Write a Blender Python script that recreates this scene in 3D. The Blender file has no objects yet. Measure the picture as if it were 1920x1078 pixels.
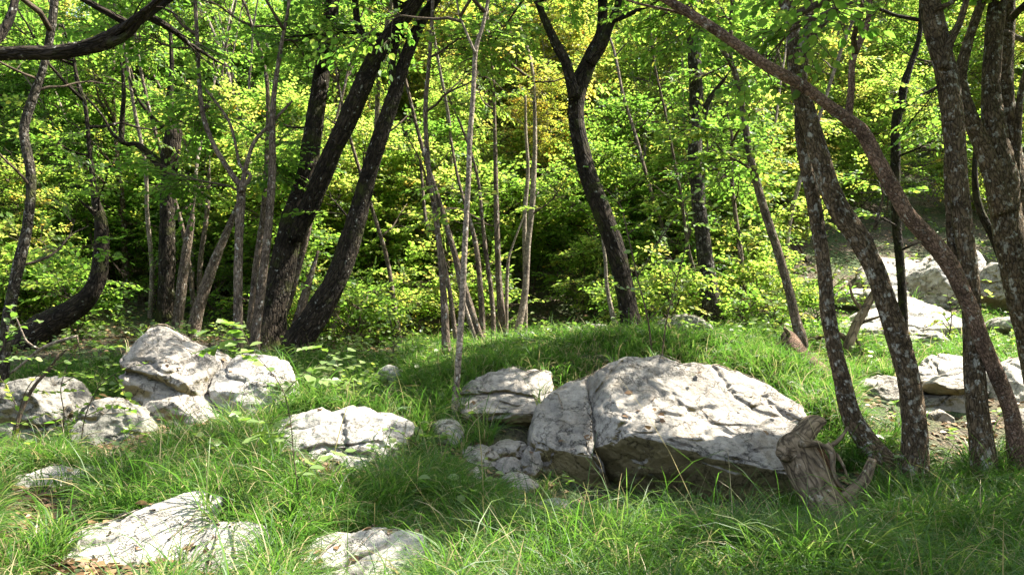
import bpy, math
import numpy as np
from mathutils import Vector
from mathutils.bvhtree import BVHTree

# ------------------------------------------------------------------ camera, world, sun, exposure
SC = bpy.context.scene
COL = SC.collection
F_PX = 1567.0
PITCH = math.radians(5.0)
EYE = np.array([0.0, 0.0, 1.6])
cam_d = bpy.data.cameras.new('camera')
cam = bpy.data.objects.new('camera', cam_d)
COL.objects.link(cam)
cam.location = EYE
cam.rotation_euler = (math.pi / 2 + PITCH, 0, 0)
cam_d.sensor_width = 36.0
cam_d.lens = 36.0 * F_PX / 1920.0
cam_d.clip_start = 0.05
cam_d.clip_end = 2000
SC.camera = cam

SUN_EL, SUN_AZ = math.radians(56), math.radians(76)      # azimuth from +Y towards +X
SUN = np.array([math.sin(SUN_AZ) * math.cos(SUN_EL), math.cos(SUN_AZ) * math.cos(SUN_EL), math.sin(SUN_EL)])
world = bpy.data.worlds.new('World')
SC.world = world
world.use_nodes = True
wn = world.node_tree
wn.nodes.clear()
w_out = wn.nodes.new('ShaderNodeOutputWorld')
w_bg = wn.nodes.new('ShaderNodeBackground')
w_sky = wn.nodes.new('ShaderNodeTexSky')
w_sky.sky_type = 'NISHITA'
w_sky.sun_disc = False
w_sky.sun_elevation = SUN_EL
w_sky.sun_rotation = SUN_AZ
w_sky.dust_density = 2.0
w_bg.inputs[1].default_value = 0.09
w_hs = wn.nodes.new('ShaderNodeHueSaturation')
w_hs.inputs['Saturation'].default_value = .65
wn.links.new(w_sky.outputs[0], w_hs.inputs['Color'])
wn.links.new(w_hs.outputs[0], w_bg.inputs[0])
wn.links.new(w_bg.outputs[0], w_out.inputs[0])
sl = bpy.data.lights.new('sun', 'SUN')
sl.energy = 5.0
sl.angle = math.radians(0.53)
sl.color = (1.0, 0.94, 0.83)
so = bpy.data.objects.new('sun', sl)
COL.objects.link(so)
so.rotation_euler = Vector(SUN).to_track_quat('Z', 'Y').to_euler()
SC.view_settings.view_transform = 'Standard'
SC.view_settings.look = 'None'
SC.view_settings.gamma = 1
SC.view_settings.exposure = 2.2
SC.cycles.max_bounces = 12
SC.cycles.diffuse_bounces = 9
SC.cycles.glossy_bounces = 2
SC.cycles.transmission_bounces = 9
SC.cycles.caustics_reflective = False
SC.cycles.caustics_refractive = False
SC.cycles.use_denoising = True

# ------------------------------------------------------------------ helpers: pixels, noise, meshes
cp, sp_ = math.cos(PITCH), math.sin(PITCH)


def P(px, py, Y):
    """the place in the world at distance Y ahead that the photo shows at (px, py)"""
    a = (px - 960.0) / F_PX
    b = (539.0 - py) / F_PX
    t = Y / (cp - b * sp_)
    return np.array([t * a, Y, EYE[2] + t * (sp_ + b * cp)])


_pr = np.random.RandomState(11)
PERM = _pr.permutation(256)
PERM = np.concatenate([PERM, PERM, PERM, PERM])
GR = _pr.normal(size=(256, 3))
GR /= np.linalg.norm(GR, axis=1)[:, None]


def noise3(p):
    p = np.asarray(p, float)
    i = np.floor(p).astype(int)
    f = p - i
    i &= 255
    u = f * f * f * (f * (f * 6 - 15) + 10)
    res = 0
    for dx in (0, 1):
        for dy in (0, 1):
            for dz in (0, 1):
                h = PERM[PERM[PERM[i[:, 0] + dx] + i[:, 1] + dy] + i[:, 2] + dz] & 255
                g = GR[h]
                d = (g[:, 0] * (f[:, 0] - dx) + g[:, 1] * (f[:, 1] - dy) + g[:, 2] * (f[:, 2] - dz))
                w = (u[:, 0] if dx else 1 - u[:, 0]) * (u[:, 1] if dy else 1 - u[:, 1]) * (u[:, 2] if dz else 1 - u[:, 2])
                res = res + w * d
    return res * 1.4


def fbm(p, octs=4, ridged=False):
    p = np.asarray(p, float)
    a, s, r = 1.0, 0.0, 0
    for k in range(octs):
        n = noise3(p * (2.03 ** k) + 17.3 * k)
        if ridged:
            n = 1 - 2 * np.abs(n)
        r = r + a * n
        s += a
        a *= 0.5
    return r / s


def mk_mesh(name, V, Fq, mats, mat_idx=None, smooth=True, tint=None, bark=None):
    me = bpy.data.meshes.new(name)
    V = np.asarray(V, np.float32)
    Fq = np.asarray(Fq, np.int32)
    n, k = Fq.shape
    me.vertices.add(len(V))
    me.vertices.foreach_set('co', V.ravel())
    me.loops.add(n * k)
    me.loops.foreach_set('vertex_index', Fq.ravel())
    me.polygons.add(n)
    me.polygons.foreach_set('loop_start', np.arange(0, n * k, k, dtype=np.int32))
    me.polygons.foreach_set('loop_total', np.full(n, k, np.int32))
    if mat_idx is not None:
        me.polygons.foreach_set('material_index', np.asarray(mat_idx, np.int32))
    me.polygons.foreach_set('use_smooth', np.full(n, smooth, bool))
    if tint is not None:
        at = me.attributes.new('tint', 'FLOAT', 'POINT')
        at.data.foreach_set('value', np.asarray(tint, np.float32))
    if bark is not None:
        at = me.attributes.new('bark', 'FLOAT_VECTOR', 'POINT')
        at.data.foreach_set('vector', np.asarray(bark, np.float32).ravel())
    for m in mats:
        me.materials.append(m)
    me.update(calc_edges=True)
    me.validate()
    return me


def put(name, me, parent=None, loc=None):
    o = bpy.data.objects.new(name, me)
    COL.objects.link(o)
    if parent is not None:
        o.parent = parent
    if loc is not None:
        o.location = loc
    return o


def tag(o, label=None, cat=None, group=None, kind=None):
    if label: o['label'] = label
    if cat: o['category'] = cat
    if group: o['group'] = group
    if kind: o['kind'] = kind
    return o


def root(name, loc, label, cat, group=None):
    o = bpy.data.objects.new(name, None)
    COL.objects.link(o)
    o.location = loc
    return tag(o, label, cat, group)


# ------------------------------------------------------------------ materials
def mat(name):
    m = bpy.data.materials.new(name)
    m.use_nodes = True
    nt = m.node_tree
    b = nt.nodes['Principled BSDF']
    return m, nt, b


def N(nt, t, **kw):
    n = nt.nodes.new(t)
    for k, v in kw.items():
        if k.startswith('i_'):
            key = k[2:]
            key = int(key) if key.isdigit() else key
            n.inputs[key].default_value = v
        else:
            setattr(n, k, v)
    return n


def ramp(nt, src, stops, interp='LINEAR'):
    r = nt.nodes.new('ShaderNodeValToRGB')
    r.color_ramp.interpolation = interp
    el = r.color_ramp.elements
    while len(el) < len(stops):
        el.new(0.5)
    for e, (p, c) in zip(el, stops):
        e.position = p
        e.color = (c[0], c[1], c[2], 1) if not np.isscalar(c) else (c, c, c, 1)
    nt.links.new(src, r.inputs[0])
    return r


def mix(nt, fac, a, b, mode='MIX'):
    m = nt.nodes.new('ShaderNodeMix')
    m.data_type = 'RGBA'
    m.blend_type = mode
    for sock, v in ((m.inputs[0], fac), (m.inputs[6], a), (m.inputs[7], b)):
        if hasattr(v, 'links') or isinstance(v, bpy.types.NodeSocket):
            nt.links.new(v, sock)
        elif np.isscalar(v):
            sock.default_value = v
        else:
            sock.default_value = (v[0], v[1], v[2], 1)
    return m.outputs[2]


def leaf_mat(name, stops, tstops, trans=0.5, rand=0.12):
    m, nt, b = mat(name)
    at = N(nt, 'ShaderNodeAttribute', attribute_name='tint')
    oi = N(nt, 'ShaderNodeObjectInfo')
    ma = N(nt, 'ShaderNodeMath', operation='MULTIPLY_ADD', i_1=rand * 2, i_2=-rand)
    nt.links.new(oi.outputs['Random'], ma.inputs[0])
    ad = N(nt, 'ShaderNodeMath', operation='ADD', use_clamp=True)
    nt.links.new(at.outputs['Fac'], ad.inputs[0])
    nt.links.new(ma.outputs[0], ad.inputs[1])
    r1 = ramp(nt, ad.outputs[0], stops)
    r2 = ramp(nt, ad.outputs[0], tstops)
    nt.links.new(r1.outputs[0], b.inputs['Base Color'])
    b.inputs['Roughness'].default_value = 0.5
    b.inputs['Specular IOR Level'].default_value = 0.35
    tr = N(nt, 'ShaderNodeBsdfTranslucent')
    nt.links.new(r2.outputs[0], tr.inputs[0])
    mx = N(nt, 'ShaderNodeMixShader', i_0=trans)
    nt.links.new(b.outputs[0], mx.inputs[1])
    nt.links.new(tr.outputs[0], mx.inputs[2])
    nt.links.new(mx.outputs[0], nt.nodes['Material Output'].inputs[0])
    return m


M_LEAF = leaf_mat('leaf_green',
                  [(0, (.045, .10, .014)), (.5, (.075, .15, .02)), (.85, (.10, .17, .02)), (1, (.17, .2, .03))],
                  [(0, (.16, .36, .04)), (.5, (.26, .46, .055)), (.85, (.42, .54, .08)), (1, (.6, .6, .07))], trans=.58)
M_LEAFY = leaf_mat('leaf_yellow_green',
                   [(0, (.06, .13, .016)), (.5, (.11, .18, .022)), (.85, (.18, .21, .03)), (1, (.28, .2, .03))],
                   [(0, (.24, .46, .05)), (.5, (.40, .55, .08)), (.85, (.66, .60, .14)), (1, (.75, .5, .07))], trans=.58)
M_LEAFA = leaf_mat('leaf_autumn',
                   [(0, (.07, .14, .02)), (.5, (.16, .18, .03)), (.85, (.28, .2, .03)), (1, (.3, .12, .02))],
                   [(0, (.30, .5, .05)), (.5, (.52, .56, .07)), (.85, (.72, .5, .07)), (1, (.7, .28, .04))])
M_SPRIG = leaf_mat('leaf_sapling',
                   [(0, (.11, .18, .05)), (.5, (.18, .25, .08)), (1, (.26, .32, .11))],  # base colour lightened to imitate sun gloss on the leaves
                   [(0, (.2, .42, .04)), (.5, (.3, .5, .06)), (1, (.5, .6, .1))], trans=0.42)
M_GRASS = leaf_mat('grass_blade',
                   [(0, (.035, .085, .018)), (.45, (.052, .118, .018)), (.72, (.13, .18, .045)), (.82, (.28, .25, .11)), (1, (.45, .38, .22))],
                   [(0, (.1, .26, .03)), (.45, (.15, .34, .035)), (.72, (.34, .46, .1)), (.82, (.42, .36, .15)), (1, (.5, .42, .24))],
                   trans=0.4, rand=0.0)
M_LITTER = leaf_mat('dead_leaf',
                    [(0, (.10, .055, .03)), (.5, (.2, .12, .06)), (1, (.36, .24, .13))],
                    [(0, (.1, .05, .02)), (1, (.3, .2, .08))], trans=0.15)


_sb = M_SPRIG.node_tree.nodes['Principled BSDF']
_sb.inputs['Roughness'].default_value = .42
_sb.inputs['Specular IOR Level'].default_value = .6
_gb = M_GRASS.node_tree.nodes['Principled BSDF']
_gb.inputs['Roughness'].default_value = .48
_gb.inputs['Specular IOR Level'].default_value = .35


def rock_mat(name, base, olive=0.85, dirt=1.0):
    m, nt, b = mat(name)
    tc = N(nt, 'ShaderNodeTexCoord')
    oi = N(nt, 'ShaderNodeObjectInfo')
    va = N(nt, 'ShaderNodeVectorMath', operation='MULTIPLY_ADD')
    nt.links.new(oi.outputs['Random'], va.inputs[0])
    va.inputs[1].default_value = (31, 47, 23)
    nt.links.new(tc.outputs['Object'], va.inputs[2])
    co = va.outputs[0]
    n1 = N(nt, 'ShaderNodeTexNoise', i_Scale=2.2, i_Detail=8.0, i_Roughness=0.65)
    n2 = N(nt, 'ShaderNodeTexNoise', i_Scale=14.0, i_Detail=10.0, i_Roughness=0.7)
    n3 = N(nt, 'ShaderNodeTexNoise', i_Scale=60.0, i_Detail=6.0, i_Roughness=0.75)
    vo = N(nt, 'ShaderNodeTexVoronoi', i_Scale=22.0)
    for n in (n1, n2, n3, vo):
        nt.links.new(co, n.inputs['Vector'])
    c1 = ramp(nt, n1.outputs[0], [(.3, [x * .55 for x in base]), (.5, [x * .88 for x in base]), (.7, [min(1, x * 1.12) for x in base])])
    c2 = ramp(nt, n2.outputs[0], [(.30, .35), (.45, .8), (.6, 1.0)])
    c = mix(nt, 1.0, c1.outputs[0], c2.outputs[0], 'MULTIPLY')
    # brown iron and lichen stains
    n4 = N(nt, 'ShaderNodeTexNoise', i_Scale=3.7, i_Detail=7.0, i_Roughness=0.7)
    nt.links.new(co, n4.inputs['Vector'])
    s4 = ramp(nt, n4.outputs[0], [(.54, 0.0), (.68, .55 * dirt)])
    c = mix(nt, s4.outputs[0], c, (.24, .19, .13))
    n5 = N(nt, 'ShaderNodeTexNoise', i_Scale=33.0, i_Detail=5.0, i_Roughness=0.6)
    nt.links.new(co, n5.inputs['Vector'])
    s5 = ramp(nt, n5.outputs[0], [(.61, 0.0), (.66, .5)])
    c = mix(nt, s5.outputs[0], c, (.12, .115, .10))
    # algae on the undersides
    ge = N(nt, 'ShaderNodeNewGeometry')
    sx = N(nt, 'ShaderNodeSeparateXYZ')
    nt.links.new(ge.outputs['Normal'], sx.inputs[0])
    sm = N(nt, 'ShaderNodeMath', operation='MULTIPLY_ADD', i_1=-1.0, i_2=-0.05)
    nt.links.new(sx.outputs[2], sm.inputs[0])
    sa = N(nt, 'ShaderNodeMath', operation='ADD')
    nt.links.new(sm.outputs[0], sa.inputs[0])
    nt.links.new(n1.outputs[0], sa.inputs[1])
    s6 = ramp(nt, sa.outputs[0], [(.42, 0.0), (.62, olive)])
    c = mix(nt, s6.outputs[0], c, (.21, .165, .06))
    nd = N(nt, 'ShaderNodeTexNoise', i_Scale=2.6, i_Detail=6.0, i_Roughness=.65)
    nt.links.new(co, nd.inputs['Vector'])
    wd = N(nt, 'ShaderNodeVectorMath', operation='MULTIPLY_ADD')
    nt.links.new(nd.outputs['Color'], wd.inputs[0])
    wd.inputs[1].default_value = (.9, .9, .9)
    nt.links.new(co, wd.inputs[2])
    vj = N(nt, 'ShaderNodeTexVoronoi', feature='DISTANCE_TO_EDGE', i_Scale=2.3)
    nt.links.new(wd.outputs[0], vj.inputs['Vector'])
    jm = ramp(nt, vj.outputs[0], [(0.0, .35), (.012, .75), (.03, 1.0)])
    c = mix(nt, 1.0, c, jm.outputs[0], 'MULTIPLY')
    n7 = N(nt, 'ShaderNodeTexNoise', i_Scale=7.0, i_Detail=8.0, i_Roughness=.72)
    nt.links.new(co, n7.inputs['Vector'])
    s7 = ramp(nt, n7.outputs[0], [(.60, 0.0), (.66, .75 * dirt)])
    n8 = N(nt, 'ShaderNodeTexNoise', i_Scale=1.3, i_Detail=3.0)
    nt.links.new(co, n8.inputs['Vector'])
    s8 = ramp(nt, n8.outputs[0], [(.5, 0.0), (.62, 1.0)])
    c = mix(nt, mix(nt, 1.0, s7.outputs[0], s8.outputs[0], 'MULTIPLY'), c, (.065, .08, .02))
    s9 = ramp(nt, n7.outputs[0], [(.33, .8 * dirt), (.39, 0.0)])
    c = mix(nt, s9.outputs[0], c, (.20, .185, .165))
    nt.links.new(c, b.inputs['Base Color'])
    b.inputs['Roughness'].default_value = 0.9
    b.inputs['Specular IOR Level'].default_value = 0.2
    a1 = N(nt, 'ShaderNodeMath', operation='MULTIPLY_ADD', i_1=.5)
    nt.links.new(n3.outputs[0], a1.inputs[0])
    nt.links.new(n2.outputs[0], a1.inputs[2])
    a2 = N(nt, 'ShaderNodeMath', operation='MULTIPLY_ADD', i_1=.35)
    nt.links.new(vo.outputs[0], a2.inputs[0])
    nt.links.new(a1.outputs[0], a2.inputs[2])
    a3 = N(nt, 'ShaderNodeMath', operation='MULTIPLY_ADD', i_1=.7)
    nt.links.new(jm.outputs[0], a3.inputs[0])
    nt.links.new(a2.outputs[0], a3.inputs[2])
    bp = N(nt, 'ShaderNodeBump', i_Strength=1.0, i_Distance=0.05)
    nt.links.new(a3.outputs[0], bp.inputs['Height'])
    nt.links.new(bp.outputs[0], b.inputs['Normal'])
    return m


M_ROCK = rock_mat('limestone', (.56, .51, .44))
M_ROCKW = rock_mat('pale_limestone', (.66, .62, .55), olive=.3, dirt=.8)
M_ROCKD = rock_mat('weathered_limestone', (.40, .38, .33))


def bark_mat(name, dark, light, lich=(.42, .42, .36), lich_amt=0.0, moss=0.0, plate=(30, 30, 7), bump=.02):
    m, nt, b = mat(name)
    at = N(nt, 'ShaderNodeAttribute', attribute_name='bark')
    mp = N(nt, 'ShaderNodeMapping')
    nt.links.new(at.outputs['Vector'], mp.inputs[0])
    mp.inputs['Scale'].default_value = plate
    wn_ = N(nt, 'ShaderNodeTexNoise', i_Scale=.6, i_Detail=3.0)
    nt.links.new(mp.outputs[0], wn_.inputs['Vector'])
    wv = N(nt, 'ShaderNodeVectorMath', operation='MULTIPLY_ADD')
    nt.links.new(wn_.outputs['Color'], wv.inputs[0])
    wv.inputs[1].default_value = (2.6, 2.6, 2.2)
    nt.links.new(mp.outputs[0], wv.inputs[2])
    vo = N(nt, 'ShaderNodeTexVoronoi', feature='DISTANCE_TO_EDGE', i_Scale=1.0)
    nt.links.new(wv.outputs[0], vo.inputs['Vector'])
    vc = N(nt, 'ShaderNodeTexVoronoi', feature='F1', i_Scale=1.0)
    nt.links.new(wv.outputs[0], vc.inputs['Vector'])
    n1 = N(nt, 'ShaderNodeTexNoise', i_Scale=1.6, i_Detail=9.0, i_Roughness=.7)
    nt.links.new(mp.outputs[0], n1.inputs['Vector'])
    c1 = ramp(nt, n1.outputs[0], [(.3, dark), (.7, light)])
    nb = N(nt, 'ShaderNodeTexNoise', i_Scale=5.0, i_Detail=5.0, i_Roughness=.6)
    nt.links.new(at.outputs['Vector'], nb.inputs['Vector'])
    rb = ramp(nt, nb.outputs[0], [(.3, .45), (.5, 1.0), (.72, 1.5)])
    e1 = ramp(nt, vo.outputs[0], [(0.0, .3), (.14, 1.0)])
    c = mix(nt, 1.0, c1.outputs[0], e1.outputs[0], 'MULTIPLY')
    c = mix(nt, 1.0, c, rb.outputs[0], 'MULTIPLY')
    if lich_amt:
        n2 = N(nt, 'ShaderNodeTexNoise', i_Scale=16.0, i_Detail=6.0, i_Roughness=.65)
        nt.links.new(at.outputs['Vector'], n2.inputs['Vector'])
        s = ramp(nt, n2.outputs[0], [(.62 - .16 * lich_amt, 0.0), (.68 - .14 * lich_amt, .85)])
        sep = ramp(nt, vc.outputs['Color'], [(.35, 0.2), (.6, 1.0)])
        f = mix(nt, 1.0, s.outputs[0], sep.outputs[0], 'MULTIPLY')
        c = mix(nt, f, c, lich)
    if moss:
        n3 = N(nt, 'ShaderNodeTexNoise', i_Scale=3.0, i_Detail=7.0, i_Roughness=.7)
        nt.links.new(at.outputs['Vector'], n3.inputs['Vector'])
        s = ramp(nt, n3.outputs[0], [(.6 - .2 * moss, 0.0), (.72 - .2 * moss, .8)])
        c = mix(nt, s.outputs[0], c, (.05, .06, .012))
    nt.links.new(c, b.inputs['Base Color'])
    b.inputs['Roughness'].default_value = .9
    b.inputs['Specular IOR Level'].default_value = .15
    e2 = ramp(nt, vo.outputs[0], [(0.0, 0.0), (.25, 1.0)])
    ad = N(nt, 'ShaderNodeMath', operation='MULTIPLY_ADD', i_1=1.2)
    nt.links.new(n1.outputs[0], ad.inputs[0])
    nt.links.new(e2.outputs[0], ad.inputs[2])
    bp = N(nt, 'ShaderNodeBump', i_Strength=1.0, i_Distance=bump)
    nt.links.new(ad.outputs[0], bp.inputs['Height'])
    nt.links.new(bp.outputs[0], b.inputs['Normal'])
    return m


M_BDARK = bark_mat('dark_mossy_bark', (.018, .014, .010), (.06, .045, .03), lich_amt=.05, moss=.35, plate=(22, 22, 6), bump=.03)
M_BFLAKE = bark_mat('flaky_bark', (.075, .052, .03), (.24, .172, .105), lich=(.56, .54, .46), lich_amt=.5, plate=(34, 34, 12), bump=.022)
M_BBROWN = bark_mat('brown_bark', (.09, .065, .045), (.26, .2, .15), lich=(.5, .48, .42), lich_amt=.3, moss=.1, plate=(34, 34, 9), bump=.012)
M_BPALE = bark_mat('smooth_pale_bark', (.17, .135, .10), (.34, .28, .22), lich=(.5, .48, .42), lich_amt=.15, plate=(18, 18, 18), bump=.003)
M_BARCH = bark_mat('reddish_bark', (.12, .07, .045), (.32, .21, .15), lich=(.5, .47, .4), lich_amt=.3, plate=(40, 40, 22), bump=.01)
M_BPATCH = bark_mat('patchy_bark', (.03, .025, .018), (.09, .075, .055), lich=(.36, .34, .29), lich_amt=.4, moss=.2, plate=(22, 22, 8), bump=.025)
M_TWIG = bark_mat('twig_bark', (.06, .045, .03), (.16, .12, .085), plate=(60, 60, 20), bump=.002)
M_DEAD = bark_mat('bare_dead_wood', (.09, .064, .038), (.31, .235, .155), lich=(.40, .35, .27), lich_amt=.2, plate=(14, 14, 3.5), bump=.006)
M_DEADIN = bark_mat('rotten_heartwood', (.10, .05, .025), (.27, .15, .08), plate=(50, 50, 6), bump=.015)


def ground_mat():
    m, nt, b = mat('forest_soil')
    tc = N(nt, 'ShaderNodeTexCoord')
    co = tc.outputs['Object']
    n1 = N(nt, 'ShaderNodeTexNoise', i_Scale=1.1, i_Detail=8.0, i_Roughness=.65)
    n2 = N(nt, 'ShaderNodeTexNoise', i_Scale=38.0, i_Detail=8.0, i_Roughness=.7)
    vo = N(nt, 'ShaderNodeTexVoronoi', i_Scale=26.0)
    for n in (n1, n2, vo):
        nt.links.new(co, n.inputs['Vector'])
    c1 = ramp(nt, n2.outputs[0], [(.3, (.035, .026, .017)), (.5, (.10, .075, .045)), (.7, (.24, .18, .115))])
    c2 = ramp(nt, n2.outputs[0], [(.3, (.02, .035, .008)), (.6, (.06, .10, .02)), (.75, (.13, .14, .05))])
    s = ramp(nt, n1.outputs[0], [(.42, 0.0), (.58, 1.0)])
    c = mix(nt, s.outputs[0], c1.outputs[0], c2.outputs[0])
    v2 = ramp(nt, vo.outputs['Color'], [(.2, .6), (.8, 1.25)])
    c = mix(nt, 1.0, c, v2.outputs[0], 'MULTIPLY')
    nt.links.new(c, b.inputs['Base Color'])
    b.inputs['Roughness'].default_value = .95
    bp = N(nt, 'ShaderNodeBump', i_Strength=1.0, i_Distance=.04)
    ad = N(nt, 'ShaderNodeMath', operation='ADD')
    nt.links.new(n2.outputs[0], ad.inputs[0])
    nt.links.new(vo.outputs[0], ad.inputs[1])
    nt.links.new(ad.outputs[0], bp.inputs['Height'])
    nt.links.new(bp.outputs[0], b.inputs['Normal'])
    return m


M_SOIL = ground_mat()

# ------------------------------------------------------------------ the ground
GP = [(0, 1078, 4.5), (500, 1078, 4.6), (960, 1078, 4.8), (1450, 1078, 4.9), (1920, 1078, 5.0),
      (100, 1000, 5.1), (300, 960, 5.6), (500, 960, 5.7), (800, 960, 6.0), (1040, 985, 6.3), (1300, 985, 7.0), (1150, 990, 6.8), (1450, 985, 6.9), (1600, 1005, 6.3), (1500, 1000, 6.5), (1850, 960, 6.7),
      (40, 900, 6.3), (200, 860, 6.8), (330, 840, 7.2), (430, 810, 7.6), (560, 890, 6.7), (640, 905, 6.9), (640, 800, 7.8), (700, 790, 8.2), (800, 870, 7.2), (850, 800, 8.3),
      (940, 930, 7.0), (940, 860, 7.8), (940, 815, 8.2), (900, 700, 9.4), (700, 720, 9.6), (560, 720, 9.6), (640, 665, 12.5), (800, 670, 11.5),
      (1000, 690, 9.6), (1100, 675, 9.6), (1250, 655, 10.0), (1400, 680, 9.7), (1500, 725, 9.0), (1560, 765, 8.3), (1560, 890, 7.3), (1650, 895, 7.4),
      (1300, 900, 8.6), (1720, 930, 7.1), (1860, 920, 7.1), (1800, 860, 8.1), (1920, 890, 7.4), (1600, 730, 9.6), (1700, 680, 10.9), (1850, 678, 10.9), (1960, 670, 10.9),
      (1500, 650, 11.0), (1420, 640, 12.5), (1600, 640, 13.0), (1720, 655, 13.2), (1850, 620, 13.8), (1700, 600, 15.5), (1650, 500, 18.5), (1750, 480, 19), (1900, 530, 17), (1950, 470, 20),
      (300, 650, 11.5), (420, 680, 10.8), (100, 730, 10.2), (0, 760, 9.6), (60, 840, 8.4), (10, 640, 13), (200, 630, 14), (500, 650, 12.5),
      (1000, 645, 14), (1100, 618, 17), (900, 648, 14.5), (700, 640, 16), (1300, 620, 14.5), (1400, 572, 17)]
gp = np.array([P(*g) for g in GP])
far = []
for x, y, z in [(-14, 20, 3.6), (-6, 20, 3.6), (0, 20, 3.9), (6, 20, 4.3), (-26, 30, 7.0), (-12, 30, 8.0), (0, 30, 8.6), (0, 24, 5.7), (-8, 24, 5.3), (8, 25, 7.2), (12, 30, 10.5), (24, 30, 13),
                (0, 45, 15.5), (-25, 50, 16), (25, 45, 19), (-45, 60, 19), (45, 60, 26),
                (0, 75, 26), (-60, 100, 30), (0, 110, 36), (60, 110, 40), (-60, 30, 4), (60, 30, 16), (-60, -10, -2.5), (0, -14, -2.6), (60, -10, -1), (-12, 4, .1), (12, 4, .4), (-4, 2, .15), (4, 2, .15), (0, 0, 0.0),
                (-20, 12, .9), (22, 12, 3.6), (9, 10, 1.9), (-60, 60, 16), (60, 60, 26)]:
    far.append((x, y, z))
gp = np.vstack([gp, np.array(far, float)])


def _ker(d):
    return np.sqrt(d * d + 0.09)


_A = _ker(np.linalg.norm(gp[:, None, :2] - gp[None, :, :2], axis=2))
_n = len(gp)
_M = np.zeros((_n + 3, _n + 3))
_M[:_n, :_n] = _A - np.eye(_n) * 0.04
_M[:_n, _n] = 1
_M[:_n, _n + 1:] = gp[:, :2]
_M[_n, :_n] = 1
_M[_n + 1:, :_n] = gp[:, :2].T
_W = np.linalg.solve(_M, np.concatenate([gp[:, 2], np.zeros(3)]))


def ground(x, y):
    x = np.atleast_1d(np.asarray(x, float))
    y = np.atleast_1d(np.asarray(y, float))
    out = np.zeros(len(x))
    for s in range(0, len(x), 20000):
        q = np.stack([x[s:s + 20000], y[s:s + 20000]], 1)
        d = np.linalg.norm(q[:, None] - gp[None, :, :2], axis=2)
        out[s:s + 20000] = _ker(d) @ _W[:_n] + _W[_n] + q @ _W[_n + 1:]
    q3 = np.stack([x, y, np.zeros(len(x))], 1)
    return out + .05 * fbm(q3 * 1.1, 4) + .02 * fbm(q3 * 5, 3)


def axis(lo, hi, c, n, k):
    t = np.linspace(-1, 1, n)
    s = np.sinh(t * k) / np.sinh(k)
    return np.where(s < 0, c + s * (c - lo), c + s * (hi - c))


gx = axis(-62, 62, 0, 330, 3.2)
gy = axis(-14, 112, 7, 360, 3.0)
GX, GY = np.meshgrid(gx, gy)
GZ = ground(GX.ravel(), GY.ravel())
Vg = np.stack([GX.ravel(), GY.ravel(), GZ], 1)
nx_, ny_ = len(gx), len(gy)
ii = (np.arange(ny_ - 1)[:, None] * nx_ + np.arange(nx_ - 1)[None]).ravel()
Fg = np.stack([ii, ii + 1, ii + nx_ + 1, ii + nx_], 1)
tag(put('ground', mk_mesh('ground', Vg, Fg, [M_SOIL])), 'brown and mossy forest floor rising away up the hillside', None, kind='structure')
SOLIDV = [Vg]
SOLIDF = [Fg]
SOLIDR = [np.zeros(len(Fg), int)]
_off = [len(Vg)]


# ------------------------------------------------------------------ rocks
import bmesh
_ico = {}


def ico(n):
    if n not in _ico:
        bm = bmesh.new()
        bmesh.ops.create_icosphere(bm, subdivisions=n, radius=1.0)
        V = np.array([v.co[:] for v in bm.verts])
        Fc = np.array([[v.index for v in f.verts] for f in bm.faces])
        bm.free()
        _ico[n] = (V, Fc)
    return _ico[n]


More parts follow.
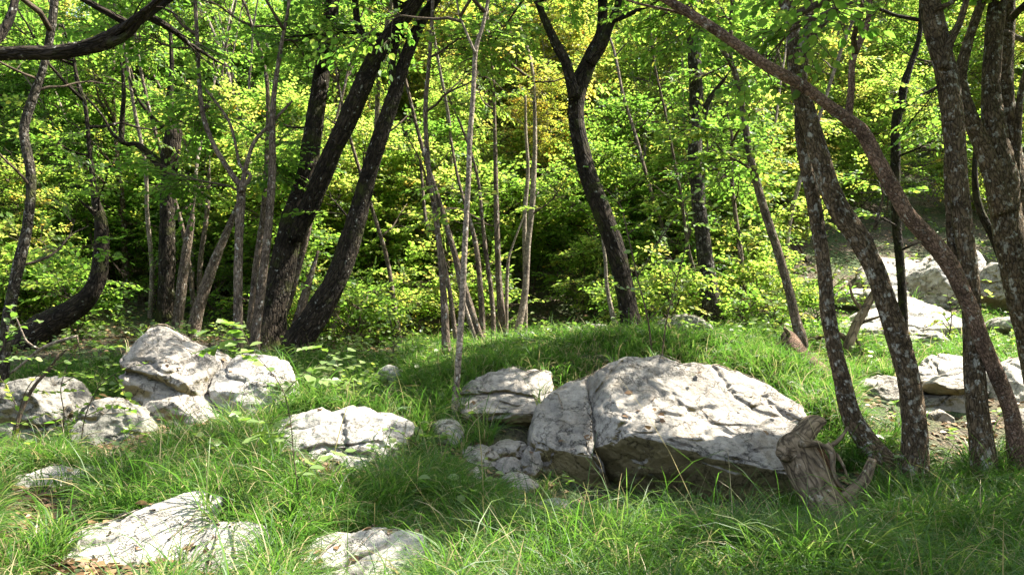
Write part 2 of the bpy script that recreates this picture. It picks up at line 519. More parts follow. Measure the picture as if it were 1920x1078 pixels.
def rock_geo(outline, Y, tf, tb, facets=(), seed=0, res=5, rough=1.0, cuts=7, flat=.62, lean=0.0, grooves=(), back=None, soft=.88):
    rng = np.random.RandomState(seed)
    pts = np.array([P(a, b, Y) for a, b in outline])
    c = (pts.min(0) + pts.max(0)) / 2
    c[1] = Y
    rel = pts - c
    th = np.arctan2(rel[:, 2], rel[:, 0])
    rr = np.hypot(rel[:, 0], rel[:, 2])
    o = np.argsort(th)
    V, Fc = ico(res)
    t2 = np.arctan2(V[:, 2], V[:, 0])
    R = np.interp(t2, th[o], rr[o], period=2 * math.pi)
    s = np.hypot(V[:, 0], V[:, 2]) ** flat
    D = np.where(V[:, 1] < 0, tf, tb)
    p = np.stack([R * s * np.cos(t2), V[:, 1] * D, R * s * np.sin(t2)], 1)
    size = (rr.mean() + (tf + tb) / 2) / 2
    p[:, 1] += lean * p[:, 2]
    for (nx, ny, nz, d) in facets:
        n = np.array([nx, ny, nz], float)
        n /= np.linalg.norm(n)
        h = p @ n - d
        p = p - n * np.maximum(h, 0)[:, None] * soft
    for k in range(cuts):
        n = rng.normal(size=3)
        n[1] = -abs(n[1]) * 1.2
        n /= np.linalg.norm(n)
        sup = (p @ n).max()
        d = sup * rng.uniform(.72, .92)
        h = p @ n - d
        p = p - n * np.maximum(h, 0)[:, None] * .9
    w = p + c
    u = p / (np.linalg.norm(p, axis=1)[:, None] + 1e-6)
    sd = seed * 7.7
    # strata and ledges
    big = fbm(w * (1.3 / max(size, .25)) * .9 + sd, 4)
    rid = fbm(w * np.array([1.5, 1.5, 2.8]) / max(size, .25) ** .5 + sd * 1.3, 4, True)
    fine = fbm(w * 9 + sd, 4, True)
    step = big * 5
    step = (np.floor(step) + np.clip((step - np.floor(step)) * 3, 0, 1)) / 5
    edge = np.clip(s, 0, 1)
    amp = rough * size
    disp = amp * (.12 * step * 1.0 + .06 * (rid - .35)) + rough * .014 * (fine - .4)
    # chips and joints
    cr = np.abs(fbm(w * np.array([1.1, 1.1, 1.9]) + sd * 2.1, 3))
    disp = disp - .045 * rough * np.exp(-(cr / .022) ** 2)
    p = p + u * disp[:, None]
    fr = V[:, 1] < .25
    jx = .035 * fbm(w * 3 + 5, 3)
    if back:
        bx = P(back[0], 800, Y)[0] - c[0]
        p[:, 1] += np.where(fr, back[1] * np.clip((bx - p[:, 0]) / .05, 0, 1), 0)
    for path, gw, gd in grooves:
        g = np.array([P(a, b, Y) for a, b in path])[:, [0, 2]] - c[[0, 2]]
        q = p[:, [0, 2]] + jx[:, None]
        dm = np.full(len(p), 9.0)
        for a, b in zip(g[:-1], g[1:]):
            t = np.clip(((q - a) @ (b - a)) / ((b - a) @ (b - a)), 0, 1)
            dm = np.minimum(dm, np.linalg.norm(q - a - t[:, None] * (b - a), axis=1))
        p[:, 1] += np.where(fr, gd * np.exp(-(dm / gw) ** 2), 0)
    return p + c, Fc, c


def add_solid(V, Fc, rid):
    q = np.concatenate([Fc, Fc[:, -1:]], 1) if Fc.shape[1] == 3 else Fc
    SOLIDV.append(V)
    SOLIDF.append(q + _off[0])
    SOLIDR.append(np.full(len(q), rid))
    _off[0] += len(V)


CLEAR = []


def rock(label, outline, Y, tf, tb, m=None, group=None, name='boulder', cat='boulder', parts=(), trim=.06, **kw):
    CLEAR.append((np.array(outline, float), Y, trim))
    V, Fc, c = rock_geo(outline, Y, tf, tb, **kw)
    base = np.array([c[0], c[1], V[:, 2].min()])
    o = put(name, mk_mesh(name, V - base, Fc, [m or M_ROCK]), None, base)
    tag(o, label, cat, group)
    add_solid(V, Fc, 1)
    for (pn, ol, Yp, a, b_, k2) in parts:
        V2, F2, c2 = rock_geo(ol, Yp, a, b_, **k2)
        put(pn, mk_mesh(pn, V2 - base, F2, [m or M_ROCK]), o)
        add_solid(V2, F2, 1)
    return o


def ell(cx, cy, rx, ry, n=14, seed=0):
    r = np.random.RandomState(seed)
    return [(cx + rx * math.cos(a) * r.uniform(.85, 1.1), cy + ry * math.sin(a) * r.uniform(.85, 1.1)) for a in np.linspace(0, 2 * math.pi, n, endpoint=False)]


rock('largest boulder, pale limestone with a crack down its left side and a dark overhanging underside',
     [(1000, 800), (1008, 775), (1050, 735), (1100, 710), (1128, 692), (1150, 680), (1180, 667), (1215, 671), (1250, 668), (1285, 683), (1340, 688), (1400, 710), (1450, 733), (1492, 762), (1514, 800), (1506, 830),
      (1488, 850), (1480, 900), (1480, 960), (1440, 1000), (1330, 1005), (1200, 985), (1100, 960), (1030, 930), (1006, 860)],
     8.2, 1.2, 1.1, facets=[(.03, -.62, .78, .54), (-.31, -.62, -.63, .50), (.6, -.55, .3, 1.25)], seed=3, trim=.2, res=7, cuts=3, rough=.8, flat=.42,
     grooves=[([(1108, 690), (1098, 740), (1090, 790), (1100, 840), (1128, 885), (1165, 935), (1190, 990)],   .03, .13), ([(1092, 790), (1112, 740), (1140, 705), (1170, 680)], .018, .06),
              ([(1340, 690), (1365, 740), (1400, 770), (1460, 790)], .02, .05), ([(1230, 700), (1260, 760), (1330, 800), (1380, 860)], .03, .035), ([(1420, 745), (1440, 775), (1500, 800)], .03, .06)],
     parts=[('lobe', [(1000, 800), (1008, 772), (1048, 735), (1085, 714), (1100, 722), (1092, 780), (1102, 840), (1130, 890), (1160, 960), (1080, 985), (1020, 950), (1000, 870)], 8.05, .62, .9,
             dict(facets=[(-.15, -.62, .75, .34), (-.1, -.8, -.55, .40)], seed=8, res=6, cuts=3, rough=.8, flat=.5))])
rock('flat topped ledge boulder between the slim pale trunk and the largest boulder',
     [(862, 745), (890, 715), (930, 700), (985, 698), (1040, 702), (1048, 730), (1015, 750), (1008, 795), (960, 805), (920, 790), (868, 785)],
     8.7, .62, .8, facets=[(-.05, -.55, .83, .12)], seed=14, res=6, cuts=5, grooves=[([(865, 742), (910, 738), (950, 735), (1000, 745)], .018, .1)])
for i, (cx, cy, rx, ry, Y, lab) in enumerate([
        (898, 862, 44, 24, 7.75, 'mossy grey stone at the left of the small heap below the ledge boulder'),
        (955, 848, 46, 20, 7.95, 'wide flat stone on top of the small heap below the ledge boulder'),
        (955, 880, 30, 24, 7.65, 'rounded stone in the middle of the small heap below the ledge boulder'),
        (996, 874, 21, 36, 7.7, 'narrow upright stone between the small heap and the split boulder'),
        (968, 918, 44, 26, 7.3, 'lowest stone of the small heap, resting in the grass'),
        (880, 893, 30, 20, 7.4, 'half buried low stone at the left foot of the small heap')]):
    rock(lab, ell(cx, cy, rx, ry, seed=i), Y, .2, .3, m=M_ROCK, name='stone', cat='stone', seed=20 + i, res=5, cuts=5, group='small stones heaped below the ledge boulder')
rock('small round pale stone in the grass in front of the split boulder', ell(1042, 962, 40, 26, seed=9), 6.75, .17, .2, m=M_ROCKW, name='stone', cat='stone', seed=31, res=5, cuts=3)
rock('big slanting grey boulder on the left with a bright sunlit top edge',
     [(213, 670), (230, 645), (262, 627), (285, 619), (330, 638), (375, 655), (415, 680), (415, 720), (428, 770), (425, 815), (370, 850), (310, 850), (270, 795), (240, 740), (222, 700)],
     8.8, .65, 1.0, facets=[(.25, -.45, .86, .42), (-.25, -.95, -.05, .45)], seed=41, trim=.25, res=6, cuts=6, rough=1.1, grooves=[([(222, 690), (270, 700), (330, 712), (380, 740), (430, 800)], .025, .14), ([(250, 740), (300, 780), (340, 830)], .02, .08)],
     parts=[('ledge', [(285, 745), (330, 715), (365, 708), (395, 735), (432, 790), (425, 830), (330, 850), (285, 810)], 8.45, .48, .5,
             dict(facets=[(.5, -.4, .7, .22), (-.1, -1, -.1, .34)], seed=44, res=6, cuts=4, rough=.8))])
rock('squat white sunlit boulder at the right of the big slanting boulder',
     [(408, 705), (428, 682), (465, 671), (485, 668), (525, 680), (542, 710), (548, 760), (500, 790), (450, 795), (422, 775)],
     8.75, .5, .7, m=M_ROCKW, facets=[(-.1, -.6, .8, .24)], seed=52, trim=.3, res=6, cuts=5)
rock('low grey slab at the foot of the big slanting boulder, above the grass bank',
     [(125, 820), (150, 765), (200, 748), (250, 765), (300, 795), (315, 845), (250, 880), (135, 880)],
     8.1, .35, .6, m=M_ROCKD, facets=[(0, -.9, .4, .25)], seed=57, trim=.35, res=6, cuts=5)
rock('dark broken rock at the left edge behind leafy twigs',
     [(-30, 740), (40, 718), (110, 712), (138, 750), (132, 810), (110, 880), (0, 910), (-40, 850)],
     8.7, .4, .8, m=M_ROCKD, seed=61, res=6, cuts=8, rough=1.5)
rock('cream sunlit slab in the grass bank left of the slim pale trunk',
     [(500, 805), (550, 778), (620, 783), (700, 772), (772, 798), (765, 830), (748, 872), (700, 893), (640, 912), (580, 905), (525, 868), (498, 835)],
     7.5, .42, .7, m=M_ROCKW, facets=[(0, -.68, .73, .16)], seed=66, res=6, cuts=6, rough=1.3, grooves=[([(560, 850), (620, 830), (700, 850)], .02, .06), ([(640, 780), (660, 830), (640, 890)], .02, .05)])
rock('small pale stone at the foot of the slim pale trunk', [(806, 808), (835, 787), (860, 795), (866, 835), (830, 842), (804, 828)], 8.05, .2, .3, m=M_ROCKW, name='stone', cat='stone', seed=70, res=5, cuts=4)
rock('long diagonal white rock slab at the bottom left corner',
     [(-40, 1160), (40, 1078), (120, 1035), (200, 995), (275, 950), (340, 925), (395, 940), (370, 985), (310, 1030), (260, 1080), (220, 1150), (100, 1180)],
     4.85, .4, .6, m=M_ROCKW, facets=[(.1, -.62, .78, .1)], seed=77, res=6, cuts=6, rough=.9)
rock('flat pale rock ledge at the left edge below the grass bank',
     [(-30, 925), (40, 893), (110, 886), (205, 898), (190, 940), (100, 965), (30, 1000), (-30, 1010)],
     6.1, .35, .5, m=M_ROCKW, facets=[(0, -.6, .8, .09)], seed=81, res=6, cuts=5)
rock('jagged white rock at the bottom edge left of centre',
     [(530, 1070), (580, 1028), (650, 1014), (720, 1005), (792, 1018), (810, 1060), (790, 1130), (550, 1130)],
     4.75, .3, .4, m=M_ROCKW, facets=[(0, -.5, .86, .1)], seed=88, res=6, cuts=8, rough=1.3)
rock('small white rock at the bottom edge between two larger white slabs',
     [(320, 1120), (350, 1040), (410, 985), (480, 990), (500, 1060), (460, 1130)],
     4.75, .25, .3, m=M_ROCKW, facets=[(0, -.6, .8, .08)], seed=91, res=6, cuts=5)
wall_g = 'broken limestone rocks behind the right hand trunks'
rock('rounded grey rock at the left end of the rocks behind the right hand trunks',
     [(1592, 745), (1640, 712), (1685, 697), (1715, 715), (1722, 775), (1700, 815), (1620, 815)], 9.7, .5, .7, seed=95, res=6, cuts=7, group=wall_g)
rock('wide sunlit flat rock on top of the rocks behind the right hand trunks',
     [(1700, 705), (1745, 686), (1860, 688), (1885, 705), (1870, 745), (1780, 748), (1705, 742)], 9.9, .5, .6, m=M_ROCKW, facets=[(0, -.5, .86, .12)], seed=97, res=6, cuts=7, rough=1.2, group=wall_g)
rock('angular grey block below the wide flat rock behind the right hand trunks',
     [(1722, 755), (1800, 738), (1845, 765), (1858, 835), (1790, 858), (1728, 820)], 9.4, .4, .6, seed=99, res=6, cuts=9, rough=1.2, group=wall_g)
for i_, (cx, cy, rx, ry, Y_, lab_) in enumerate([
        (1742, 792, 34, 26, 9.1, 'small wedge shaped block left of the gap between the double trunk and the flaky trunk'), (1775, 850, 46, 26, 8.7, 'low flat stone at the bottom of the broken rocks behind the double trunk'),
        (1905, 800, 40, 34, 9.0, 'block stacked under the large bright rock at the right edge'), (1700, 840, 34, 20, 8.8, 'small stone in grass just behind the flaky trunk'),
        (1780, 722, 50, 16, 9.3, 'thin slab sticking out under the wide sunlit flat rock')]):
    rock(lab_, ell(cx, cy, rx, ry, seed=40 + i_), Y_, .3, .4, m=M_ROCKW if i_ % 2 else M_ROCK, seed=140 + i_, res=5, cuts=8, rough=1.2, group=wall_g)
for i_, (cx, cy, rx, ry, Y_, lab_) in enumerate([
        (1660, 560, 46, 22, 15.6, 'pale rock showing left of the flaky trunk on the right slope'), (1600, 560, 34, 18, 16.5, 'small pale rock far up between the two flaky stems'),
        (1740, 640, 40, 14, 13.0, 'low pale stone at the foot of the long rock hump'), (1890, 610, 22, 14, 13.2, 'small white stone by grass at the right edge of the slope'), (1800, 520, 40, 30, 17.4, 'pale rock peeping between the outcrops high on the right slope')]):
    rock(lab_, ell(cx, cy, rx, ry, seed=60 + i_), Y_, .5, .6, m=M_ROCKW, seed=160 + i_, res=5, cuts=8, rough=1.2)
rock('large bright rock at the right edge behind the trunks',
     [(1850, 705), (1900, 684), (1965, 678), (1990, 760), (1950, 870), (1880, 880), (1842, 800)], 9.6, .5, .7, m=M_ROCKW, seed=103, res=6, cuts=8, rough=1.2, group=wall_g)
rock('long pale rock hump on the slope between the two right hand trunks',
     [(1560, 660), (1610, 600), (1660, 575), (1720, 558), (1770, 590), (1815, 640), (1800, 670), (1700, 685), (1600, 680)], 14.2, .9, 1.3, m=M_ROCKW, facets=[(0, -.6, .8, .35)], seed=107, res=6, cuts=6)
rock('upper left pale outcrop high on the right slope', [(1622, 500), (1655, 466), (1700, 480), (1745, 515), (1790, 575), (1780, 620), (1700, 620), (1630, 580)], 17.2, .9, 1.2, m=M_ROCKW, facets=[(0, -.6, .8, .4)], seed=111, res=6, cuts=7)
rock('upper right pale outcrop high on the right slope', [(1715, 535), (1745, 490), (1795, 466), (1835, 478), (1845, 560), (1790, 600), (1730, 590)], 16.4, .8, 1.2, m=M_ROCKW, seed=113, res=6, cuts=8)
rock('grey rock at the right edge high on the slope', [(1858, 505), (1890, 484), (1935, 488), (1950, 570), (1905, 610), (1870, 575)], 15.2, .6, .9, m=M_ROCK, seed=117, res=6, cuts=7)
rock('low pale rock on the crest behind the ledge boulder', [(915, 672), (960, 650), (1030, 640), (1060, 652), (1040, 680), (930, 685)], 13.2, .4, .6, m=M_ROCKW, seed=121, res=5, cuts=5)
rock('bright low rock on the crest left of the big forked tree', [(1045, 650), (1085, 626), (1150, 624), (1165, 650), (1060, 668)], 14.4, .5, .8, m=M_ROCKW, seed=123, res=5, cuts=5)
rock('small pale stone in grass right of the leaning dark trunks', ell(730, 704, 28, 17, seed=4), 9.7, .2, .3, m=M_ROCKW, name='stone', cat='stone', seed=127, res=5, cuts=5)
rock('mossy dark rock behind the grass left of the striped fallen log', [(1215, 625), (1260, 600), (1310, 600), (1340, 630), (1320, 655), (1230, 655)], 12.2, .5, .7, m=M_ROCKD, seed=129, res=5, cuts=5)

BVH = BVHTree.FromPolygons([tuple(v) for v in np.vstack(SOLIDV).tolist()], [tuple(f) if f[2] != f[3] else tuple(f[:3]) for f in np.vstack(SOLIDF).tolist()])
RID = np.concatenate(SOLIDR)


def drop(x, y):
    h, n, i, d = BVH.ray_cast(Vector((x, y, 40)), Vector((0, 0, -1)))
    if h is None:
        return 0.0, Vector((0, 0, 1)), 0
    return h.z, n, int(RID[i])


# ------------------------------------------------------------------ wood
def catmull(pts, step):
    pts = np.asarray(pts, float)
    if len(pts) < 3:
        n = max(2, int(np.linalg.norm(pts[-1, :3] - pts[0, :3]) / step) + 1)
        t = np.linspace(0, 1, n)[:, None]
        return pts[0] * (1 - t) + pts[-1] * t
    q = np.vstack([2 * pts[0] - pts[1], pts, 2 * pts[-1] - pts[-2]])
    out = []
    for i in range(1, len(q) - 2):
        L = np.linalg.norm(q[i + 1, :3] - q[i, :3])
        n = max(1, int(L / step))
        t = np.linspace(0, 1, n, endpoint=False)[:, None]
        a, b, c, d = q[i - 1], q[i], q[i + 1], q[i + 2]
        out.append(.5 * ((2 * b) + (-a + c) * t + (2 * a - 5 * b + 4 * c - d) * t ** 2 + (-a + 3 * b - 3 * c + d) * t ** 3))
    out.append(q[-2][None])
    return np.vstack(out)


def tube(pts, sides=8, step=.1, rough=0.0, seed=0, smooth=True, cap=True, flare=0.0):
    """pts rows x,y,z,r -> verts, quads, bark coordinates"""
    q = catmull(pts, step) if smooth else np.asarray(pts, float)
    n = len(q)
    p, r = q[:, :3], np.maximum(q[:, 3], .0012)
    T = np.gradient(p, axis=0)
    T /= np.linalg.norm(T, axis=1)[:, None] + 1e-9
    ref = np.array([0, 1.0, 0]) if abs(T[0, 1]) < .9 else np.array([1.0, 0, 0])
    U = np.zeros((n, 3))
    u = ref - T[0] * (ref @ T[0])
    for i in range(n):
        u = u - T[i] * (u @ T[i])
        u /= np.linalg.norm(u) + 1e-9
        U[i] = u
    W = np.cross(T, U)
    a = np.linspace(0, 2 * math.pi, sides, endpoint=False)
    L = np.concatenate([[0], np.cumsum(np.linalg.norm(np.diff(p, axis=0), axis=1))])
    ca, sa = np.cos(a), np.sin(a)
    R = np.repeat(r[:, None], sides, 1)
    bark = np.stack([R * ca, R * sa, np.repeat(L[:, None], sides, 1)], 2)
    if rough:
        k = bark.reshape(-1, 3) + seed * 3.1
        nn = .5 * fbm(k * np.array([7, 7, 3.0]), 3) + .3 * fbm(k * np.array([26, 26, 8.]), 3, True) + .5 * noise3(np.stack([k[:, 0] * 2, k[:, 1] * 2, k[:, 2] * 1.4], 1))
        R = R * (1 + rough * nn.reshape(n, sides))
    if flare:
        lob = 1 + flare * 1.5 * np.exp(-L / .2)[:, None] * (.55 + .45 * np.cos(a * 4 + seed)[None])
        R = R * lob
    V = p[:, None] + U[:, None] * (R * ca)[..., None] + W[:, None] * (R * sa)[..., None]
    V = V.reshape(-1, 3)
    i = np.arange(n - 1)[:, None] * sides
    j = np.arange(sides)[None]
    j2 = (j + 1) % sides
    Fq = np.stack([i + j, i + j2, i + sides + j2, i + sides + j], 2).reshape(-1, 4)
    bark = bark.reshape(-1, 3) + np.array([seed * 1.7, seed * .9, seed * 5.3])
    if cap:
        V = np.vstack([V, p[:1], p[-1:]])
        bark = np.vstack([bark, bark[:1], bark[-1:]])
        m = n * sides
        c0 = np.stack([np.full(sides, m), (np.arange(sides) + 1) % sides, np.arange(sides), np.full(sides, m)], 1)
        e = (n - 1) * sides
        c1 = np.stack([np.full(sides, m + 1), e + np.arange(sides), e + (np.arange(sides) + 1) % sides, np.full(sides, m + 1)], 1)
        # fans as quads over pairs of sides
        k = np.arange(0, sides, 2)
        c0 = np.stack([np.full(len(k), m), (k + 2) % sides, k + 1, k], 1)
        c1 = np.stack([np.full(len(k), m + 1), e + k, e + k + 1, e + (k + 2) % sides], 1)
        Fq = np.vstack([Fq, c0, c1])
    return V, Fq, bark


class Acc:
    def __init__(s):
        s.V, s.F, s.B, s.M, s.n = [], [], [], [], 0

    def add(s, V, F, B=None, mi=0):
        s.V.append(V)
        s.F.append(F + s.n)
        s.B.append(B if B is not None else np.zeros((len(V), 3)))
        s.M.append(np.full(len(F), mi))
        s.n += len(V)

    def mesh(s, name, mats, base=(0, 0, 0), tint=None):
        return mk_mesh(name, np.vstack(s.V) - np.asarray(base), np.vstack(s.F), mats, np.concatenate(s.M), bark=np.vstack(s.B), tint=tint)


# ------------------------------------------------------------------ leaves: spray templates
LEAF = np.array([[0, 0, 0], [-.30, .28, .06], [-.33, .62, .05], [0, 1, -.06], [.33, .62, .05], [.30, .28, .06]])
LEAF_F = np.array([[0, 3, 2, 1], [0, 5, 4, 3]])


def rotm(ax, ang):
    """rows of axes (n,3) and angles (n,) -> (n,3,3)"""
    ax = ax / (np.linalg.norm(ax, axis=1)[:, None] + 1e-9)
    c, s = np.cos(ang), np.sin(ang)
    x, y, z = ax.T
    C = 1 - c
    return np.stack([np.stack([c + x * x * C, x * y * C - z * s, x * z * C + y * s], 1),
                     np.stack([y * x * C + z * s, c + y * y * C, y * z * C - x * s], 1),
                     np.stack([z * x * C - y * s, z * y * C + x * s, c + z * z * C], 1)], 1)


def leaves_at(pos, dirs, ups, size, rng):
    """leaf meshes: base position, pointing direction, up normal"""
    d = dirs / (np.linalg.norm(dirs, axis=1)[:, None] + 1e-9)
    x = np.cross(d, ups)
    x /= np.linalg.norm(x, axis=1)[:, None] + 1e-9
    z = np.cross(x, d)
    curl = rng.uniform(.3, 2.2, len(pos))
    L = np.repeat(LEAF[None], len(pos), 0).copy()
    L[:, :, 2] *= curl[:, None]
    L *= size[:, None, None]
    V = pos[:, None] + L[:, :, 0:1] * x[:, None] + L[:, :, 1:2] * d[:, None] + L[:, :, 2:3] * z[:, None]
    Fq = (np.arange(len(pos))[:, None, None] * 6 + LEAF_F[None]).reshape(-1, 4)
    return V.reshape(-1, 3), Fq


def spray_template(seed, n=20, L=.55, size=.087, tilt=.38):
    """a twig growing along +Y in the XY plane with alternate leaves"""
    rng = np.random.RandomState(seed)
    acc = Acc()
    pos, dirs = [], []
    segs = [(np.array([0, 0, 0.]), 0.0, L)]
    for k in range(3):
        t = rng.uniform(.2, .65)
        segs.append((np.array([0, L * t, 0]), rng.choice([-1, 1]) * rng.uniform(.5, .95), L * rng.uniform(.35, .6)))
    tot = sum(s[2] for s in segs)
    for (p0, an, l) in segs:
        d = np.array([math.sin(an), math.cos(an), 0])
        k = max(2, int(round(n * l / tot)))
        tw = [np.append(p0 + d * l * t + np.array([0, 0, -.12 * l * t * t]), .004 * (1 - t) + .0012) for t in (0, .5, 1)]
        V, Fq, B = tube(tw, sides=3, smooth=False, cap=False)
        acc.add(V, Fq, B, 1)
        for i in range(k):
            t = .15 + .85 * (i + 1) / k
            side = -1 if i % 2 else 1
            if i == k - 1: side = 0
            a2 = an + side * rng.uniform(.6, 1.2)
            pos.append(p0 + d * l * t + np.array([0, 0, -.12 * l * t * t]))
            dirs.append([math.sin(a2), math.cos(a2), rng.uniform(-.5, .12)])
    pos, dirs = np.array(pos), np.array(dirs)
    ups = np.array([0, 0, 1.0]) + rng.normal(size=(len(pos), 3)) * tilt
    V, Fq = leaves_at(pos, dirs, ups, size * rng.uniform(.65, 1.15, len(pos)), rng)
    acc.add(V, Fq, None, 0)
    return np.vstack(acc.V), np.vstack(acc.F), np.concatenate(acc.M), np.vstack(acc.B)


TEMPL = [spray_template(s) for s in range(6)]
TEMPL_BIG = [spray_template(50 + s, n=15, L=.55, size=.125) for s in range(5)]
TEMPL_FAR = [spray_template(80 + s, n=13, L=.8, size=.13) for s in range(5)]


def foliage(pos, axis_, rng, templates, scale=(.75, 1.25), jit=.26, tint_mid=.4, tint_var=.28, clump=None):
    """sprays at pos pointing along axis_ (n,3) -> V,F,M,B,tint"""
    n = len(pos)
    d = axis_ / (np.linalg.norm(axis_, axis=1)[:, None] + 1e-9)
    up = np.array([0, 0, 1.0]) + rng.normal(size=(n, 3)) * jit
    x = np.cross(d, up)
    x /= np.linalg.norm(x, axis=1)[:, None] + 1e-9
    z = np.cross(x, d)
    R = np.stack([x, d, z], 2)                                # columns
    sc = rng.uniform(*scale, n)
    which = rng.randint(len(templates), size=n)
    acc = Acc()
    tints = []
    for k, (TV, TF, TM, TB) in enumerate(templates):
        id_ = np.where(which == k)[0]
        if not len(id_): continue
        V = np.einsum('nij,vj->nvi', R[id_] * sc[id_][:, None, None], TV) + pos[id_][:, None]
        m = len(TV)
        Fq = (np.arange(len(id_))[:, None, None] * m + TF[None]).reshape(-1, 4)
        acc.V.append(V.reshape(-1, 3))
        acc.F.append(Fq + acc.n)
        acc.M.append(np.tile(TM, len(id_)))
        acc.B.append(np.tile(TB, (len(id_), 1)))
        acc.n += len(id_) * m
        # one tint per leaf: six points of a leaf share it
        st = rng.normal(size=len(id_)) * tint_var * .6 + tint_mid
        nl = (m - (TM == 1).sum()) // 1
        per = np.repeat(rng.normal(size=(len(id_), m // 3 + 1)) * tint_var * .7, 3, axis=1)[:, :m]
        tints.append((st[:, None] + per).reshape(-1))
    return np.vstack(acc.V), np.vstack(acc.F), np.concatenate(acc.M), np.vstack(acc.B), np.clip(np.concatenate(tints), 0, 1)


def lit_gap(p):
    """sprays to keep; the others are cut out to let sun onto chosen ground"""
    k = (p[:, 2] - 1.0) / SUN[2]
    g = p[:, :2] - SUN[None, :2] * k[:, None]
    nn = fbm(np.stack([g[:, 0] * 1.3, g[:, 1] * 1.3, np.full(len(g), 3.3)], 1), 3)
    thr = np.full(len(g), -.06)  # crown gaps shaped area by area to set the sun patches below
    x, y = g[:, 0], g[:, 1]
    thr = np.where((x < -.6) & (y < 8.1), .22, thr)           # the open bank in front on the left
    thr = np.where((x >= -.6) & (y < 7.0), -.06, thr)
    thr = np.where((x > .2) & (x < 3.2) & (y > 7.0) & (y < 9.4), .24, thr)
    thr = np.where((x < -1.9) & (y > 7.8) & (y < 9.6), .22, thr)
    thr = np.where((y > 11), .13, thr)
    thr = np.where((x > 4) & (y > 11), .32, thr)
    thr = np.where((x < -1) & (y > 11), .10, thr)
    return nn > thr


def grow(anchors, rng, nsub=6, nspray=6, sub_len=.55, droop=.15):
    """anchors: rows (x,y,z, dx,dy,dz, length, radius) -> wood Acc, spray pos, spray dir"""
    woods = []
    SP, SD = [], []
    for A in anchors:
        wood = Acc()
        woods.append(wood)
        p0, d, L, r0 = np.array(A[:3]), np.array(A[3:6], float), A[6], A[7]
        d /= np.linalg.norm(d)
        pts = [p0]
        n = 6
        dd = d.copy()
        for i in range(n):
            dd = dd + rng.normal(size=3) * .16 + np.array([0, 0, .05 - droop * .5 * i / n])
            dd /= np.linalg.norm(dd)
            pts.append(pts[-1] + dd * L / n)
        pts = np.array(pts)
        rad = r0 * (1 - np.linspace(0, 1, n + 1)) ** .8 + .004
        V, Fq, B = tube(np.column_stack([pts, rad]), sides=6, step=.25, smooth=True)
        wood.add(V, Fq, B)
        for s in range(nsub):
            t = .18 + .82 * (s + rng.uniform(0, 1)) / nsub
            i = min(int(t * n), n - 1)
            f = t * n - i
            q = pts[i] * (1 - f) + pts[i + 1] * f
            dl = pts[i + 1] - pts[i]
            dl /= np.linalg.norm(dl)
            side = rng.normal(size=3) * .6
            side[2] *= .35
            sdir = dl * .6 + side
            sdir /= np.linalg.norm(sdir)
            l2 = L * sub_len * rng.uniform(.5, 1.0) * (1.15 - .6 * t)
            m = 4
            sp = [q]
            sd = sdir.copy()
            for k in range(m):
                sd = sd + rng.normal(size=3) * .18 + np.array([0, 0, -.04])
                sd /= np.linalg.norm(sd)
                sp.append(sp[-1] + sd * l2 / m)
            sp = np.array(sp)
            rr = np.linspace(max(.006, r0 * .35 * (1 - t * .6)), .003, m + 1)
            V, Fq, B = tube(np.column_stack([sp, rr]), sides=4, smooth=False, cap=False)
            wood.add(V, Fq, B)
            for k in range(nspray):
                t2 = .12 + .88 * (k + rng.uniform(0, 1)) / nspray
                i2 = min(int(t2 * m), m - 1)
                f2 = t2 * m - i2
                SP.append(sp[i2] * (1 - f2) + sp[i2 + 1] * f2)
                v = (sp[i2 + 1] - sp[i2])
                v = v / (np.linalg.norm(v) + 1e-9) * .6 + rng.normal(size=3) * np.array([.7, .7, .2])
                SD.append(v)
    return woods, np.array(SP), np.array(SD)


def anchors_along(pts, rng, n, L, t0=0.0, t1=1.0, up=(.1, .8), r=.03, taper=.6, bias=None):
    """limb starts along a stem polyline rows x,y,z,r"""
    q = np.asarray(pts)
    out = []
    for k in range(n):
        t = t0 + (t1 - t0) * (k + rng.uniform(0, 1)) / n
        i = min(int(t * (len(q) - 1)), len(q) - 2)
        f = t * (len(q) - 1) - i
        p = q[i] * (1 - f) + q[i + 1] * f
        a = rng.uniform(0, 2 * math.pi)
        d = np.array([math.cos(a), math.sin(a), rng.uniform(*up)])
        if bias is not None:
            d = d + np.array(bias)
        l = L * rng.uniform(.7, 1.15) * (1 - taper * max(0, (t - t0) / (t1 - t0 + 1e-6)) ** 1.6)
        out.append([p[0], p[1], p[2], d[0], d[1], d[2], l, min(r, p[3] * .6 + .008)])
    return out


# ------------------------------------------------------------------ the traced trees
def stem_pts(px, Y0, Y1=None):
    """traced centreline (px, py, width px) -> rows x,y,z,r"""
    Y1 = Y0 if Y1 is None else Y1
    out = []
    L = [0.0]
    for u, v in zip(px[:-1], px[1:]):
        L.append(L[-1] + math.hypot(u[0] - v[0], u[1] - v[1]))
    for (a, b, w), l in zip(px, L):
        t = l / (L[-1] + 1e-9)
        Y = Y0 + (Y1 - Y0) * t
        p = P(a, b, Y)
        out.append([p[0], p[1], p[2], w * .39 * math.sqrt(p[0] ** 2 + Y * Y) / F_PX])
    return np.array(out)


def extend_top(q, ztop, rng, wob=.25):
    """carry a stem on above the frame"""
    q = [list(v) for v in q]
    d = np.array(q[-1][:3]) - np.array(q[-2][:3])
    d /= np.linalg.norm(d)
    r = q[-1][3]
    z0 = q[-1][2]
    n = 6
    for k in range(n):
        d = d * .8 + np.array([0, 0, .2]) + rng.normal(size=3) * wob * .4
        d /= np.linalg.norm(d)
        l = (ztop - z0) / n
        if l <= 0: break
        q.append(list(np.array(q[-1][:3]) + d * l) + [max(.008, r * (1 - (k + 1) / n) + .01)])
    return np.array(q)


